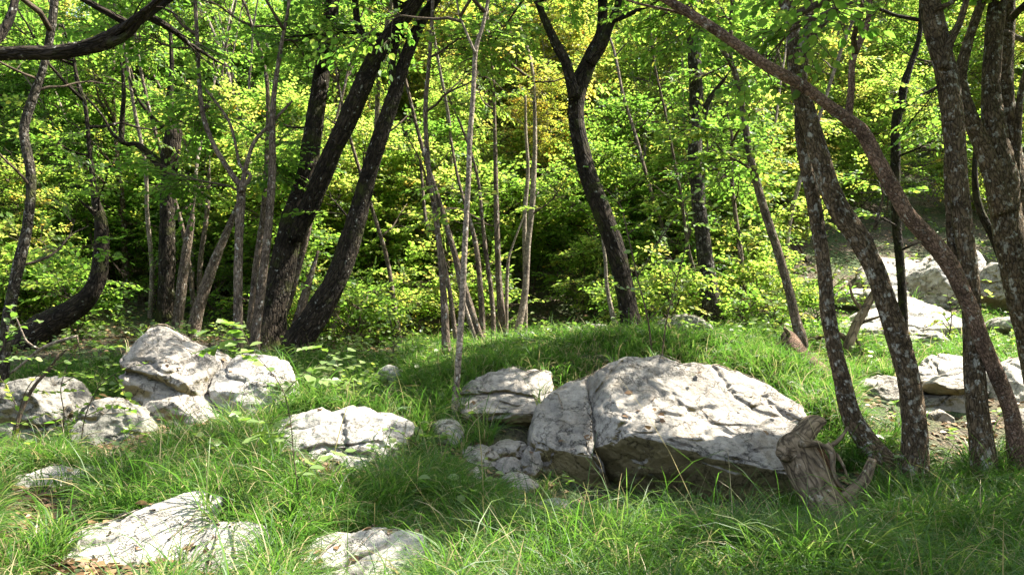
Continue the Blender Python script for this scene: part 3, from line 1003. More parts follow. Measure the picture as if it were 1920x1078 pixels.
def build_tree(label, stems, bark, seed, ztop=10.5, cat='tree', name='tree', crown=(8, 2.0), leaf=None, low=0, sides=18, group=None,
               sink=.15, flare=.45, templates=None, extra=None, lowrange=(.35, .9), step=.05, rough=.22, lowL=1.2):
    """stems: list of (part name, traced points, Y0, Y1, extend?)"""
    rng = np.random.RandomState(seed)
    base, rt, anch = None, None, []
    for k, (pn, px, Y0, Y1, ext) in enumerate(stems):
        q = stem_pts(px, Y0, Y1)
        if not ext and q[-1, 3] > .02:
            dv = q[-1, :3] - q[-2, :3]
            dv /= np.linalg.norm(dv)
            for a_, b_ in ((.05, .8), (.11, .45), (.2, .15)):
                q = np.vstack([q, np.append(q[-1, :3] + dv * a_ + rng.normal(size=3) * .012, q[-1, 3] * b_)])
        if k == 0:
            gz = ground(q[0, 0], q[0, 1])[0]
            base = np.array([q[0, 0], q[0, 1], min(q[0, 2], gz)])
            rt = root(name, base, label, cat, group)
        if pn in ('trunk', 'stem') and sink:
            b0 = q[0].copy()
            b0[2] = min(b0[2], ground(b0[0], b0[1])[0]) - sink
            q = np.vstack([b0, q]) if q[0, 2] - b0[2] > .02 else q
        zt = ztop * rng.uniform(.9, 1.1)
        if ext:
            n0 = len(q)
            q = extend_top(q, zt * (1.0 if ext is True else ext), rng)
            c = catmull(q, .3)
            zf = q[n0 - 1, 2] - .8
            hi = c[c[:, 2] > min(zf, zt - 2.5)]
            if len(hi) > 2 and crown[0]:
                anch += anchors_along(hi, rng, crown[0], crown[1], 0, 1, r=.035)
        if low and ext:
            c = catmull(q[:max(3, len(q) - 4)], .3)
            anch += anchors_along(c, rng, low, lowL, lowrange[0], lowrange[1], up=(-.1, .5), r=.014, taper=.1)
        V, Fq, B = tube(q, sides=sides, step=step, rough=rough, seed=seed + k, flare=flare if pn in ('trunk', 'stem') else 0)
        put(pn, mk_mesh(pn, V - base, Fq, [bark], bark=B), rt)
    if extra:
        anch += extra
    if anch:
        woods, SPp, SDd = grow(anch, rng)
        keep = lit_gap(SPp)
        SPp, SDd = SPp[keep], SDd[keep]
        for wd in woods:
            put('branch', wd.mesh('branch', [M_TWIG if bark is not M_BDARK else M_BDARK], base), rt)
        if len(SPp):
            V, Fq, Mi, B, Ti = foliage(SPp, SDd, rng, templates or TEMPL)
            put('crown', mk_mesh('crown', V - base, Fq, [leaf or M_LEAF, M_TWIG], Mi, smooth=False, tint=Ti, bark=B), rt)
    return rt


# dark coppiced pair on the left
build_tree('thick dark trunk leaning right and forking in two, left of its curved neighbour',
           [('trunk', [(500, 665, 80), (508, 600, 68), (530, 500, 58), (550, 410, 50), (575, 330, 44), (585, 260, 42), (600, 160, 40), (615, 60, 36), (625, -30, 32)], 12.0, 12.6, True),
            ('limb', [(553, 450, 34), (575, 400, 42), (600, 340, 42), (625, 280, 42), (645, 240, 44), (680, 160, 44), (705, 105, 42), (735, 60, 34), (770, 20, 30), (800, -30, 24)], 12.0, 11.4, True),
            ('limb', [(700, 105, 20), (690, 80, 20), (672, 50, 17), (665, 0, 14), (655, -30, 12)], 11.5, 11.3, False)],
           M_BDARK, 1, ztop=11.5, crown=(10, 2.4), low=3, sides=28)
build_tree('dark curved trunk sweeping up to the right beside the forked dark trunk',
           [('trunk', [(548, 690, 66), (560, 640, 66), (590, 595, 58), (632, 520, 52), (660, 440, 47), (685, 350, 42), (705, 280, 38), (725, 220, 34), (742, 170, 32), (760, 110, 30), (790, 40, 26), (830, -20, 24)], 11.6, 11.8, True),
            ('limb', [(742, 170, 20), (735, 120, 18), (745, 60, 14), (740, -20, 12)], 11.7, 11.7, True)],
           M_BDARK, 2, ztop=11, crown=(8, 2.2), low=2, sides=28)
build_tree('slender brown sapling stem in front of the dark coppiced trunks, forked high up',
           [('trunk', [(447, 660, 22), (446, 560, 20), (448, 450, 19), (452, 355, 18), (440, 335, 14), (400, 270, 11), (378, 200, 10), (370, 80, 9), (365, -20, 8)], 11.0, 11.3, True),
            ('limb', [(452, 360, 13), (462, 310, 10), (478, 265, 9), (510, 230, 7), (548, 190, 5)], 11.0, 11.3, False),
            ('limb', [(452, 355, 10), (470, 330, 8), (450, 310, 7), (430, 230, 6), (380, 160, 5)], 11.0, 11.3, False)],
           M_BBROWN, 3, ztop=9, crown=(5, 1.6), low=3)
cop = 'thin stems around the dark coppiced trunks'
for i, (px, Y, lab) in enumerate([
        ([(478, 640, 22), (490, 540, 20), (503, 430, 19), (510, 330, 17), (512, 200, 13), (525, 100, 10), (540, 20, 8)], 11.2, 'thin grey stem hugging the left side of the thick forked trunk'),
        ([(362, 630, 26), (372, 580, 24), (395, 510, 22), (415, 460, 18), (432, 420, 14), (460, 350, 8)], 13.2, 'short brown stem leaning right behind the sunlit boulder'),
        ([(330, 625, 24), (338, 560, 22), (345, 500, 21), (356, 430, 17), (360, 410, 12)], 13.6, 'broken off brown stem just right of the black stub trunk'),
        ([(515, 640, 18), (540, 570, 16), (560, 500, 15), (578, 430, 13), (590, 360, 9), (600, 260, 7)], 12.4, 'thin straight stem between the forked trunk and the curved trunk'),
        ([(545, 650, 24), (570, 560, 20), (585, 510, 12), (597, 470, 6)], 12.2, 'splintered stub rising from the foot of the curved trunk'),
        ([(470, 600, 16), (480, 500, 14), (493, 400, 13), (500, 300, 11), (500, 150, 9), (470, 40, 6)], 12.8, 'straight pole stem half hidden behind the thin grey stem'),
        ([(375, 600, 12), (375, 500, 11), (388, 400, 10), (392, 330, 8)], 15.0, 'thinnest stem seen between the black stub trunk and the sapling')]):
    build_tree(lab, [('stem', px, Y, Y, i in (0, 5))], M_BBROWN, 20 + i, ztop=9, crown=(4, 1.5), low=2 if i in (0, 3, 5) else 0, sides=12, group=cop)
# the black stub tree
build_tree('black trunk with a swollen stub and a bare arm reaching left',
           [('trunk', [(312, 625, 44), (310, 560, 36), (312, 500, 32), (314, 400, 30), (317, 330, 34), (320, 300, 38), (323, 265, 34), (326, 250, 36), (322, 235, 22), (318, 195, 16), (322, 120, 10), (318, 40, 8)], 14.0, 14.0, True),
            ('limb', [(316, 320, 26), (300, 308, 20), (280, 290, 15), (258, 272, 12), (232, 268, 9), (228, 240, 12), (232, 180, 9), (230, 130, 6)], 14.0, 13.8, False),
            ('limb', [(316, 245, 10), (290, 225, 9), (262, 190, 7), (240, 140, 5)], 14.0, 13.7, False),
            ('limb', [(232, 268, 9), (210, 250, 7), (190, 215, 5), (150, 170, 4)], 13.8, 13.6, False)],
           M_BDARK, 31, ztop=10, crown=(5, 2), low=0, sides=22, rough=.4)
build_tree('dark mossy trunk slanting down to the left at the far left',
           [('trunk', [(48, 665, 62), (70, 625, 62), (105, 600, 52), (150, 572, 44), (180, 535, 34), (190, 480, 30), (190, 430, 26), (186, 400, 22), (178, 370, 16), (170, 300, 10), (160, 200, 8)], 12.4, 12.6, .8),
            ('limb', [(186, 410, 14), (176, 398, 12), (168, 390, 8)], 12.5, 12.4, False)],
           M_BDARK, 33, ztop=9, crown=(5, 1.8), low=4, sides=22, rough=.35, lowrange=(.3, .8))
build_tree('grey slender tree bending up along the left edge',
           [('trunk', [(5, 700, 24), (12, 620, 22), (30, 520, 22), (52, 420, 20), (58, 330, 19), (45, 250, 18), (58, 195, 18), (80, 130, 15), (95, 60, 16), (103, -20, 16)], 9.6, 9.8, True)],
           M_BPATCH, 35, ztop=9.5, crown=(8, 2), low=4, sides=18, lowrange=(.3, .8))
# overhanging bough, top left; its trunk stands outside the frame
_q = stem_pts([(-560, 900, 90), (-540, 600, 80), (-500, 350, 72), (-420, 200, 60), (-300, 150, 40), (-150, 118, 32), (-20, 103, 28), (60, 100, 28), (110, 99, 28), (165, 88, 30), (205, 74, 34), (225, 60, 28), (260, 38, 22), (300, 10, 18), (340, -20, 15), (420, -90, 10)], 6.6)
build_tree('dark gnarled bough reaching in over the top left corner',
           [('trunk', [tuple(v) for v in [(-560, 900, 90), (-540, 600, 80), (-500, 350, 72), (-420, 200, 60), (-300, 150, 40), (-150, 118, 32), (-20, 103, 28), (60, 100, 28), (110, 99, 28), (165, 88, 30), (205, 74, 34), (225, 60, 28), (260, 38, 22), (300, 10, 18), (340, -20, 15), (420, -90, 10)]], 6.6, 6.6, False),
            ('limb', [(190, 84, 20), (222, 76, 18), (245, 62, 14), (262, 42, 12), (285, 10, 9), (300, -30, 7)], 6.6, 6.4, False),
            ('limb', [(-60, 110, 20), (-20, 90, 18), (5, 60, 17), (22, 25, 15), (32, -20, 13)], 6.6, 6.9, False)],
           M_BDARK, 37, crown=(0, 0), sides=22, rough=.3,
           extra=anchors_along(_q[8:], np.random.RandomState(5), 5, 1.3, .3, 1, up=(.3, 1)) + anchors_along(_q[4:8], np.random.RandomState(6), 4, 1.2, 0, 1, up=(.2, .9)))
# slim pale pole in the middle
build_tree('slim pale smooth trunk standing alone in the centre in front of the thicket',
           [('trunk', [(850, 790, 16), (856, 720, 15), (862, 640, 15), (867, 560, 15), (872, 450, 14), (878, 340, 13), (881, 260, 13), (887, 180, 12), (892, 95, 11), (905, 50, 9), (915, 0, 8), (922, -40, 7)], 8.35, 8.5, True),
            ('limb', [(891, 100, 7), (878, 70, 6), (862, 30, 5), (852, -20, 5)], 8.4, 8.3, True)],
           M_BPALE, 39, ztop=8, crown=(5, 1.4), low=0, sides=14, step=.04, rough=.08, flare=.2)
# thicket of thin stems, centre
thick = 'thin stems of the central thicket'
for i, (px, Y, bk, lab) in enumerate([
        ([(838, 682, 20), (835, 620, 18), (832, 560, 17), (826, 480, 14), (815, 390, 13), (802, 300, 12), (798, 200, 11), (806, 100, 9), (812, -20, 8)], 10.6, M_BBROWN, 'dark leaning stem just left of the slim pale trunk'),
        ([(905, 645, 14), (890, 600, 14), (865, 520, 15), (842, 440, 13), (818, 360, 11), (790, 270, 9), (765, 170, 7), (740, 60, 5)], 12.2, M_BBROWN, 'brown stem crossing behind the slim pale trunk and leaning far left'),
        ([(942, 652, 22), (940, 590, 19), (935, 520, 15), (932, 440, 13), (930, 360, 12), (928, 260, 9), (925, 150, 7)], 14.0, M_BBROWN, 'sunlit brown stem in the middle of the central thicket'),
        ([(962, 655, 20), (975, 600, 17), (985, 540, 16), (990, 460, 13), (998, 380, 13), (1002, 300, 12), (1003, 250, 10), (1000, 150, 8)], 14.0, M_BPALE, 'taller pale stem at the right of the central thicket'),
        ([(985, 560, 10), (984, 480, 10), (984, 400, 10), (990, 320, 9), (986, 250, 7), (985, 180, 5)], 14.6, M_BPALE, 'pale stem twinned with the taller pale stem'),
        ([(905, 660, 16), (904, 600, 14), (900, 530, 13), (892, 460, 12), (880, 410, 9), (860, 340, 7), (845, 260, 6)], 13.0, M_BBROWN, 'grey brown stem right behind the slim pale trunk'),
        ([(892, 640, 10), (880, 600, 11), (868, 560, 10), (855, 500, 8), (845, 440, 6)], 12.6, M_BPALE, 'white barked stem slanting behind the slim pale trunk'),
        ([(925, 655, 12), (925, 600, 11), (920, 540, 11), (912, 480, 10), (905, 420, 9), (895, 330, 7), (870, 250, 6), (840, 180, 4)], 13.4, M_BBROWN, 'curving stem left of the sunlit brown stem'),
        ([(858, 660, 12), (850, 600, 11), (842, 540, 10), (820, 440, 9), (800, 420, 8), (788, 300, 6)], 12.8, M_BBROWN, 'thin stem crossing low behind the dark leaning stem'),
        ([(950, 560, 8), (952, 500, 8), (958, 470, 5), (985, 400, 4), (1010, 360, 3)], 14.2, M_BPALE, 'short white forked stem between the sunlit stem and the twin pale stems')]):
    build_tree(lab, [('stem', px, Y, Y, i in (0, 2, 3))], bk, 50 + i, ztop=9.5, crown=(4, 1.6), low=3 if i in (0, 1, 2, 3, 7) else 0, sides=12, group=thick,
               leaf=M_LEAFY, rough=.2)
build_tree('slim bone white stem leaning just left of the big forked tree',
           [('stem', [(1155, 618, 13), (1145, 575, 11), (1137, 530, 9), (1135, 490, 8), (1128, 430, 6)], 12.0, 12.0, False)], M_BPALE, 61, crown=(0, 0), sides=12)
# the big forked tree
build_tree('big dark tree with a bent trunk forking into a Y near the top centre',
           [('trunk', [(1188, 635, 52), (1178, 580, 44), (1170, 530, 43), (1152, 460, 46), (1128, 395, 46), (1103, 330, 42), (1088, 270, 37), (1080, 215, 37), (1084, 165, 42), (1098, 130, 38), (1113, 95, 32), (1127, 60, 26), (1130, 10, 24), (1128, -40, 22)], 11.0, 11.4, True),
            ('limb', [(1078, 185, 30), (1068, 145, 26), (1060, 115, 24), (1042, 82, 23), (1025, 45, 19), (1010, 10, 16), (1000, -20, 14)], 11.0, 11.2, True),
            ('limb', [(1106, 120, 26), (1128, 85, 26), (1142, 50, 22), (1155, 20, 18), (1168, -30, 15)], 11.2, 11.0, True)],
           M_BDARK, 63, ztop=11, crown=(8, 2.2), low=0, sides=28, rough=.2)
build_tree('black trunk with pale lichen patches behind the arching tree',
           [('trunk', [(1338, 610, 48), (1330, 540, 40), (1322, 480, 36), (1312, 400, 32), (1306, 330, 33), (1303, 260, 33), (1306, 200, 32), (1303, 130, 31), (1300, 60, 30), (1298, -30, 28)], 12.6, 12.8, True),
            ('limb', [(1318, 225, 20), (1326, 195, 14), (1340, 172, 11), (1355, 153, 8)], 12.7, 12.5, False),
            ('limb', [(1316, 330, 14), (1328, 320, 10), (1336, 318, 7)], 12.7, 12.6, False)],
           M_BPATCH, 65, ztop=11.5, crown=(9, 2.2), low=3, sides=26)
build_tree('thin curved brown tree leaning left between the lichen trunk and the arching tree',
           [('trunk', [(1503, 640, 24), (1492, 600, 21), (1478, 540, 19), (1455, 460, 18), (1432, 390, 18), (1408, 300, 17), (1395, 220, 14), (1382, 150, 13), (1365, 110, 11), (1335, 70, 10), (1305, 45, 8), (1260, -10, 6)], 10.4, 10.6, True),
            ('limb', [(1370, 125, 9), (1371, 80, 9), (1370, 40, 9), (1375, -30, 8)], 10.5, 10.5, True)],
           M_BBROWN, 67, ztop=9.5, crown=(3, 1.5), low=2, sides=16)
# right-hand foreground trees
build_tree('long reddish tree arching from the right across to the top centre',
           [('trunk', [(1915, 885, 40), (1906, 840, 36), (1895, 770, 32), (1868, 700, 31), (1842, 640, 31), (1825, 590, 31), (1805, 545, 32), (1778, 492, 36), (1735, 440, 34), (1700, 400, 33), (1675, 355, 33), (1645, 300, 33),
                        (1618, 250, 31), (1590, 225, 27), (1550, 195, 25), (1500, 158, 25), (1440, 125, 25), (1400, 98, 24), (1350, 62, 23), (1300, 30, 22), (1250, 0, 20), (1180, -40, 16), (1100, -90, 10)], 7.2, 6.6, False),
            ('limb', [(1590, 225, 18), (1596, 170, 14), (1598, 120, 14), (1610, 85, 14), (1625, 50, 12), (1632, 0, 10), (1636, -50, 8)], 6.9, 6.8, True),
            ('limb', [(1305, 32, 9), (1255, 20, 7), (1200, 8, 6), (1150, -8, 4)], 6.8, 6.7, False),
            ('spur', [(1766, 478, 14), (1768, 462, 10), (1767, 450, 5)], 7.0, 6.95, False)],
           M_BARCH, 69, ztop=7.2, crown=(5, 1.2), sides=22, step=.035, rough=.2, flare=.25,
           extra=[[*P(1300, -60, 6.7), -.8, .2, .5, 1.2, .02], [*P(1200, -80, 6.7), -.8, .5, .3, 1.3, .02], [*P(1400, -40, 6.8), .2, .6, 1, 1.2, .02]])
build_tree('flaky barked trunk crossing behind the arching tree, leaning left at the top',
           [('trunk', [(1712, 935, 74), (1712, 890, 58), (1716, 830, 50), (1712, 760, 46), (1702, 700, 45), (1682, 630, 45), (1662, 570, 44), (1638, 500, 44), (1610, 445, 46), (1578, 400, 44), (1555, 350, 42), (1540, 300, 42),
                        (1522, 240, 38), (1500, 170, 37), (1490, 110, 36), (1488, 60, 34), (1475, 10, 32), (1468, -40, 30)], 7.3, 7.5, True),
            ('limb', [(1640, 430, 9), (1648, 400, 7), (1655, 370, 5), (1652, 345, 4)], 7.3, 7.3, False)],
           M_BFLAKE, 71, ztop=10, crown=(9, 1.9), sides=28, step=.03, rough=.24)
build_tree('second flaky stem curving at its foot, left of the thicker flaky trunk',
           [('trunk', [(1672, 885, 60), (1650, 860, 54), (1620, 820, 46), (1595, 775, 42), (1578, 710, 36), (1562, 640, 33), (1552, 580, 32), (1545, 500, 30), (1533, 420, 30), (1520, 350, 30), (1508, 290, 28), (1500, 220, 24), (1505, 140, 20), (1515, 40, 16)], 7.45, 7.8, True)],
           M_BFLAKE, 73, ztop=9.5, crown=(6, 1.7), sides=24, step=.035)
build_tree('upright lichen spotted double trunk right of the arching tree foot',
           [('trunk', [(1856, 935, 66), (1848, 890, 52), (1840, 830, 46), (1832, 760, 42), (1826, 690, 40), (1824, 620, 38), (1820, 550, 36), (1812, 470, 36), (1803, 400, 38), (1795, 320, 40), (1788, 240, 42), (1778, 160, 44), (1762, 90, 44), (1748, 30, 42), (1735, -40, 38)], 7.15, 7.3, True),
            ('limb', [(1824, 600, 26), (1802, 540, 24), (1788, 470, 22), (1782, 380, 22), (1780, 300, 24)], 7.3, 7.4, False),
            ('limb', [(1768, 130, 18), (1780, 85, 16), (1800, 40, 14), (1815, -10, 12), (1825, -50, 10)], 7.2, 7.1, False),
            ('limb', [(1750, 20, 12), (1790, 0, 10), (1800, -40, 8)], 7.2, 7.1, False)],
           M_BFLAKE, 75, ztop=10, crown=(8, 1.9), sides=26, step=.03, rough=.24)
build_tree('massive ribbed trunk at the right edge splitting into several upright stems',
           [('trunk', [(1975, 900, 80), (1965, 780, 64), (1945, 680, 58), (1925, 600, 54), (1910, 530, 54), (1895, 450, 58), (1882, 370, 60), (1872, 300, 56), (1862, 230, 46), (1858, 160, 36), (1862, 90, 34), (1868, 30, 34), (1878, -40, 32)], 7.7, 7.9, True),
            ('limb', [(1885, 400, 48), (1862, 330, 40), (1840, 270, 36), (1815, 210, 30), (1800, 150, 26), (1815, 80, 20), (1835, 20, 18), (1850, -40, 16)], 7.75, 7.9, True),
            ('limb', [(1905, 470, 44), (1908, 380, 38), (1900, 300, 34), (1890, 220, 32), (1884, 150, 30), (1890, 80, 22), (1895, 0, 18), (1900, -40, 16)], 7.85, 8.1, True),
            ('limb', [(1905, 330, 16), (1908, 250, 14), (1915, 170, 12), (1935, 100, 10)], 7.8, 7.8, False)],
           M_BFLAKE, 77, ztop=10.5, crown=(8, 2.0), sides=30, step=.03, rough=.3)
build_tree('dark V shaped tree high behind the double trunk',
           [('trunk', [(1690, 520, 18), (1680, 400, 18), (1680, 240, 20), (1690, 190, 18), (1698, 150, 17), (1712, 110, 12), (1725, 60, 10), (1728, -20, 9)], 12.5, 12.5, True),
            ('limb', [(1684, 212, 14), (1705, 195, 10), (1730, 180, 8), (1755, 165, 7)], 12.5, 12.3, False)],
           M_BDARK, 79, ztop=10, crown=(6, 2), low=5, sides=16, lowrange=(.2, .6))
build_tree('thin dark stem slanting behind the massive ribbed trunk',
           [('stem', [(1885, 500, 16), (1860, 440, 16), (1838, 395, 14), (1828, 340, 12), (1830, 260, 8)], 9.5, 9.5, False)], M_BDARK, 81, crown=(0, 0), sides=12, sink=0)
build_tree('thin trunk with pale bark behind the arching tree, low and leafy',
           [('stem', [(1392, 620, 18), (1392, 540, 14), (1388, 470, 12), (1376, 380, 10), (1370, 300, 8)], 14.5, 14.5, .8)], M_BBROWN, 83, crown=(5, 1.8), ztop=8, low=4, sides=12)

# ------------------------------------------------------------------ background forest: a few kinds, copied
def proto_tree(name, label, cat, group, seed, h, r, z0, nl, bark, leaf, templates, rt_=.09, nsub=6, nspray=4, lean=.3, up=(.05, .9), taper=.55):
    rng = np.random.RandomState(seed)
    q = [[0, 0, -.4, rt_ * 1.25]]
    p = np.zeros(3)
    n = 8
    dr = np.array([rng.normal() * lean * .3, rng.normal() * lean * .3, 1])
    for k in range(1, n + 1):
        dr = dr * .85 + np.array([0, 0, .15]) + rng.normal(size=3) * .1 * np.array([1, 1, .3])
        p = p + dr / np.linalg.norm(dr) * h / n
        q.append([*p, rt_ * (1 - k / n * .9)])
    q = np.array(q)
    rt = root(name, (0, 0, -60), label, cat, group)
    V, Fq, B = tube(q, sides=10, step=.3, rough=.2, seed=seed)
    put('trunk', mk_mesh('trunk', V, Fq, [bark], bark=B), rt)
    an = anchors_along(q[1:], rng, nl, r, z0 / h, 1.0, up=up, r=.04, taper=taper)
    woods, SPp, SDd = grow(an, rng, nsub=nsub, nspray=nspray)
    V, Fq, Mi, B, Ti = foliage(SPp, SDd, rng, templates)
    acc = Acc()
    acc.add(V, Fq, B)
    acc.M[0] = Mi
    for wd in woods:
        acc.add(np.vstack(wd.V), np.vstack(wd.F), np.vstack(wd.B), 2)
    Ti = np.concatenate([Ti, np.zeros(acc.n - len(Ti))])
    put('crown', acc.mesh('crown', [leaf, M_TWIG, bark], tint=Ti), rt)
    return rt


def place_copy(proto, used, loc, rz, s, label=None):
    if proto.name not in used:
        used.add(proto.name)
        r = proto
    else:
        r = proto.copy()
        COL.objects.link(r)
        for ch in list(proto.children):
            c = ch.copy()
            COL.objects.link(c)
            c.parent = r
    r.location = loc
    r.rotation_euler = (0, 0, rz)
    r.scale = (s, s, s)
    if label: r['label'] = label
    return r


G_F = 'slender green trees of the forest behind'
G_Y = 'yellow green trees in the sunny middle of the forest'
G_A = 'trees turning yellow and orange in the centre background'
G_B = 'leafy saplings filling the undergrowth behind the rocks'
protos = {
    'f': [proto_tree('forest_tree', 'slender green leafed tree in the forest behind the rocks', 'tree', G_F, 200 + i, h, r, z0, nl, bk, M_LEAF, TEMPL, rt_)
          for i, (h, r, z0, nl, bk, rt_) in enumerate([(6.8, 1.7, .6, 23, M_BBROWN, .07), (6.0, 1.8, .5, 22, M_BDARK, .07), (7.8, 1.6, .8, 26, M_BFLAKE, .07), (4.6, 1.7, .4, 20, M_BBROWN, .05)])],
    'y': [proto_tree('forest_tree', 'yellow green leafed tree in the sunny forest background', 'tree', G_Y, 220 + i, h, r, z0, nl, bk, M_LEAFY, TEMPL, rt_)
          for i, (h, r, z0, nl, bk, rt_) in enumerate([(6.8, 1.7, .6, 23, M_BPALE, .06), (5.4, 1.8, .4, 21, M_BBROWN, .06)])],
    'a': [proto_tree('forest_tree', 'slender tree with yellow and orange leaves in the centre background', 'tree', G_A, 240 + i, h, r, z0, nl, bk, M_LEAFA, TEMPL, rt_)
          for i, (h, r, z0, nl, bk, rt_) in enumerate([(6.4, 1.8, .8, 24, M_BPALE, .05)])],
    'd': [proto_tree('distant_tree', 'distant tree closing the view up the hillside', 'tree', 'distant trees on the hillside', 260 + i, h, r, z0, nl, bk, M_LEAFY if i else M_LEAF, TEMPL_FAR, rt_)
          for i, (h, r, z0, nl, bk, rt_) in enumerate([(7.5, 2.6, .6, 24, M_BBROWN, .10), (6.2, 2.6, .5, 22, M_BPALE, .09)])],
    'lo': [proto_tree('seedling', 'low leafy seedling under the trees behind the rocks', 'seedling', 'low seedlings under the trees behind the rocks', 270 + i, h, r, .05, nl, M_TWIG, lf, TEMPL, .010, nsub=3, nspray=3, lean=1.5, up=(.2, 1.4), taper=.2)
           for i, (h, r, nl, lf) in enumerate([(.9, .7, 8, M_LEAF), (1.2, .7, 8, M_LEAFY)])],
    'b': [proto_tree('sapling', 'leafy young sapling in the undergrowth behind the rocks', 'sapling', G_B, 280 + i, h, r, .1, nl, M_TWIG, lf, TEMPL, .022, nsub=5, nspray=4, lean=1.5, up=(0, 1.0), taper=.3)
          for i, (h, r, nl, lf) in enumerate([(3.2, 1.1, 14, M_LEAF), (2.4, 1.1, 12, M_LEAFY), (4.2, 1.2, 17, M_LEAFY)])],
}
rng = np.random.RandomState(77)
used = set()
spots = []


def free(x, y, dmin):
    return all((x - a) ** 2 + (y - b) ** 2 > dmin * dmin for a, b in spots)


def scatter(kind_fn, n, ymin, ymax, dmin, spread=.72, smin=.85, smax=1.2, tries=4000):
    k = 0
    for _ in range(tries):
        if k >= n: break
        y = ymin + (ymax - ymin) * rng.uniform() ** .8
        x = rng.uniform(-1, 1) * (spread * y + 2)
        if not free(x, y, dmin): continue
        kd = kind_fn(x, y)
        if kd is None: continue
        spots.append((x, y))
        pr = protos[kd][rng.randint(len(protos[kd]))]
        place_copy(pr, used, (x, y, ground(x, y)[0] - .05), rng.uniform(0, 6.28), rng.uniform(smin, smax))
        k += 1
    return k


def kind_mid(x, y):
    px = 960 + F_PX * x / y
    if 620 < px < 1180:
        if y < 17.5: return None
        return 'a' if rng.uniform() < .38 else 'y'
    if px > 1500 and y < 23: return None
    if px > 1150: return 'y' if rng.uniform() < .55 else 'f'
    return 'f' if rng.uniform() < .8 else 'y'


scatter(kind_mid, 12, 15.5, 21.0, 3.0, smin=.6, smax=.9)
scatter(kind_mid, 58, 21, 34.0, 2.2)
scatter(lambda x, y: 'd', 70, 34, 62, 3.2)
for x_, y_, k_ in [(-11.5, 18.5, 2), (-8.0, 17.5, 2), (-3.9, 20.5, 2), (-5.4, 24, 2), (-4.6, 28, 0), (-2.6, 24, 2), (-9.5, 26, 2)]:
    place_copy(protos['f'][k_], used, (x_, y_, ground(x_, y_)[0] - .05), x_ * 3.1, 1.0)
for x_, y_, k_, sc_ in [(6.0, 5.0, 2, .95), (6.6, 6.9, 0, 1.0), (5.0, 3.6, 0, .9)]:  # unseen trees put in off to the right to dapple the foreground
    place_copy(protos['f'][k_], used, (x_, y_, ground(x_, y_)[0] - .05), x_ * 2.3, sc_, 'slender green tree added out of view on the right to shade the clearing')
for px_, y_, k_, sc_ in [(880, 23, 'a', 1.25), (985, 25, 'a', 1.3), (1065, 22, 'a', 1.1), (800, 26, 'a', 1.3), (1010, 20, 'a', .8), (1120, 24, 'y', 1.35), (1180, 28, 'y', 1.4), (1060, 29, 'f', 1.4), (1230, 22, 'y', 1.2), (700, 24, 'a', 1.0)]:
    x_ = (px_ - 960) / F_PX * y_
    place_copy(protos[k_][0], used, (x_, y_, ground(x_, y_)[0] - .05), px_ * 1.7, sc_ * .85)
scatter(lambda x, y: 'f' if x < -.22 * y else None, 12, 23, 33, 1.7)
spots = []


def kind_bush(x, y):
    px = 960 + F_PX * x / y
    if 1000 < px < 1180 and y < 17.5: return None
    if px > 1540 and y < 21: return None
    if px > 1180 and y < 12.2: return None
    if 740 < px < 1180 and y < 15.3: return None
    if 560 < px <= 740 and y < 12.6: return None
    if 280 < px <= 560 and y < 14.2: return None
    if px < 560 and y < 16 and 150 < px: return None
    return 'bl' if px < 560 else ('by' if px < 1180 and rng.uniform() < .6 else 'b')


PG = 'thin bare stems of the thicket further back'
pole_label = 'thin bare stem rising among the leaves further back'
_pq = []
for i in range(4):
    r_ = np.random.RandomState(400 + i)
    h_ = 6.5 + i
    pts_ = [[0, 0, -.3, .045]]
    p_ = np.zeros(3)
    d_ = np.array([r_.normal() * .18, r_.normal() * .1, 1])
    for k in range(8):
        d_ = d_ + r_.normal(size=3) * [.09, .06, .02]
        p_ = p_ + d_ / np.linalg.norm(d_) * h_ / 8
        pts_.append([*p_, .045 * (1 - .085 * (k + 1))])
    o = root('sapling', (0, 0, -60), pole_label, 'sapling', PG)
    V, Fq, B = tube(pts_, sides=8, step=.12, rough=.15, seed=i)
    put('trunk', mk_mesh('trunk', V, Fq, [M_BPALE if i % 2 else M_BBROWN], bark=B), o)
    q_ = np.array(pts_)
    for w_ in grow(anchors_along(q_[2:], r_, 6, 1.1, 0, 1, up=(.4, 1.4), r=.014), r_, nsub=3, nspray=1)[0]:
        put('branch', w_.mesh('branch', [M_TWIG]), o)
    _pq.append(o)
protos['p'] = _pq
spots = []


def kind_pole(x, y):
    px = 960 + F_PX * x / y
    if 1040 < px < 1160 or px > 1560: return None
    return 'p'


scatter(kind_pole, 46, 13.5, 27, .7, smin=.7, smax=1.25)
spots = []
protos['bf'] = [protos['b'][2], protos['b'][0]]
protos['by'] = [protos['b'][1]]
protos['bl'] = [protos['b'][0], protos['b'][2]]
def kind_low(x, y):
    px = 960 + F_PX * x / y
    return 'lo' if kind_bush(x, y) and not (px < 230 and y < 13) else None


def kind_fill(x, y):
    px = 960 + F_PX * x / y
    if px > 1500: return None
    return 'by' if (px > 640 and rng.uniform() < .5) else 'bf'


scatter(kind_low, 40, 9.9, 15.5, .7, smin=.6, smax=1.1)
scatter(kind_fill, 75, 15.6, 24, .75, spread=.62, smin=.6, smax=1.15)
scatter(kind_bush, 170, 14.5, 36, .9, smin=.6, smax=1.25)
protos.pop('bl')
protos.pop('bf')
protos.pop('by')
for kd in protos:
    for pr in protos[kd]:
        if pr.name not in used:
            for ch in list(pr.children): bpy.data.objects.remove(ch)
            bpy.data.objects.remove(pr)

# ------------------------------------------------------------------ grass
CLEAR.append((np.array([(1470, 790), (1560, 790), (1640, 850), (1640, 960), (1630, 1060), (1540, 1045), (1480, 880)], float), 7.2, .0))


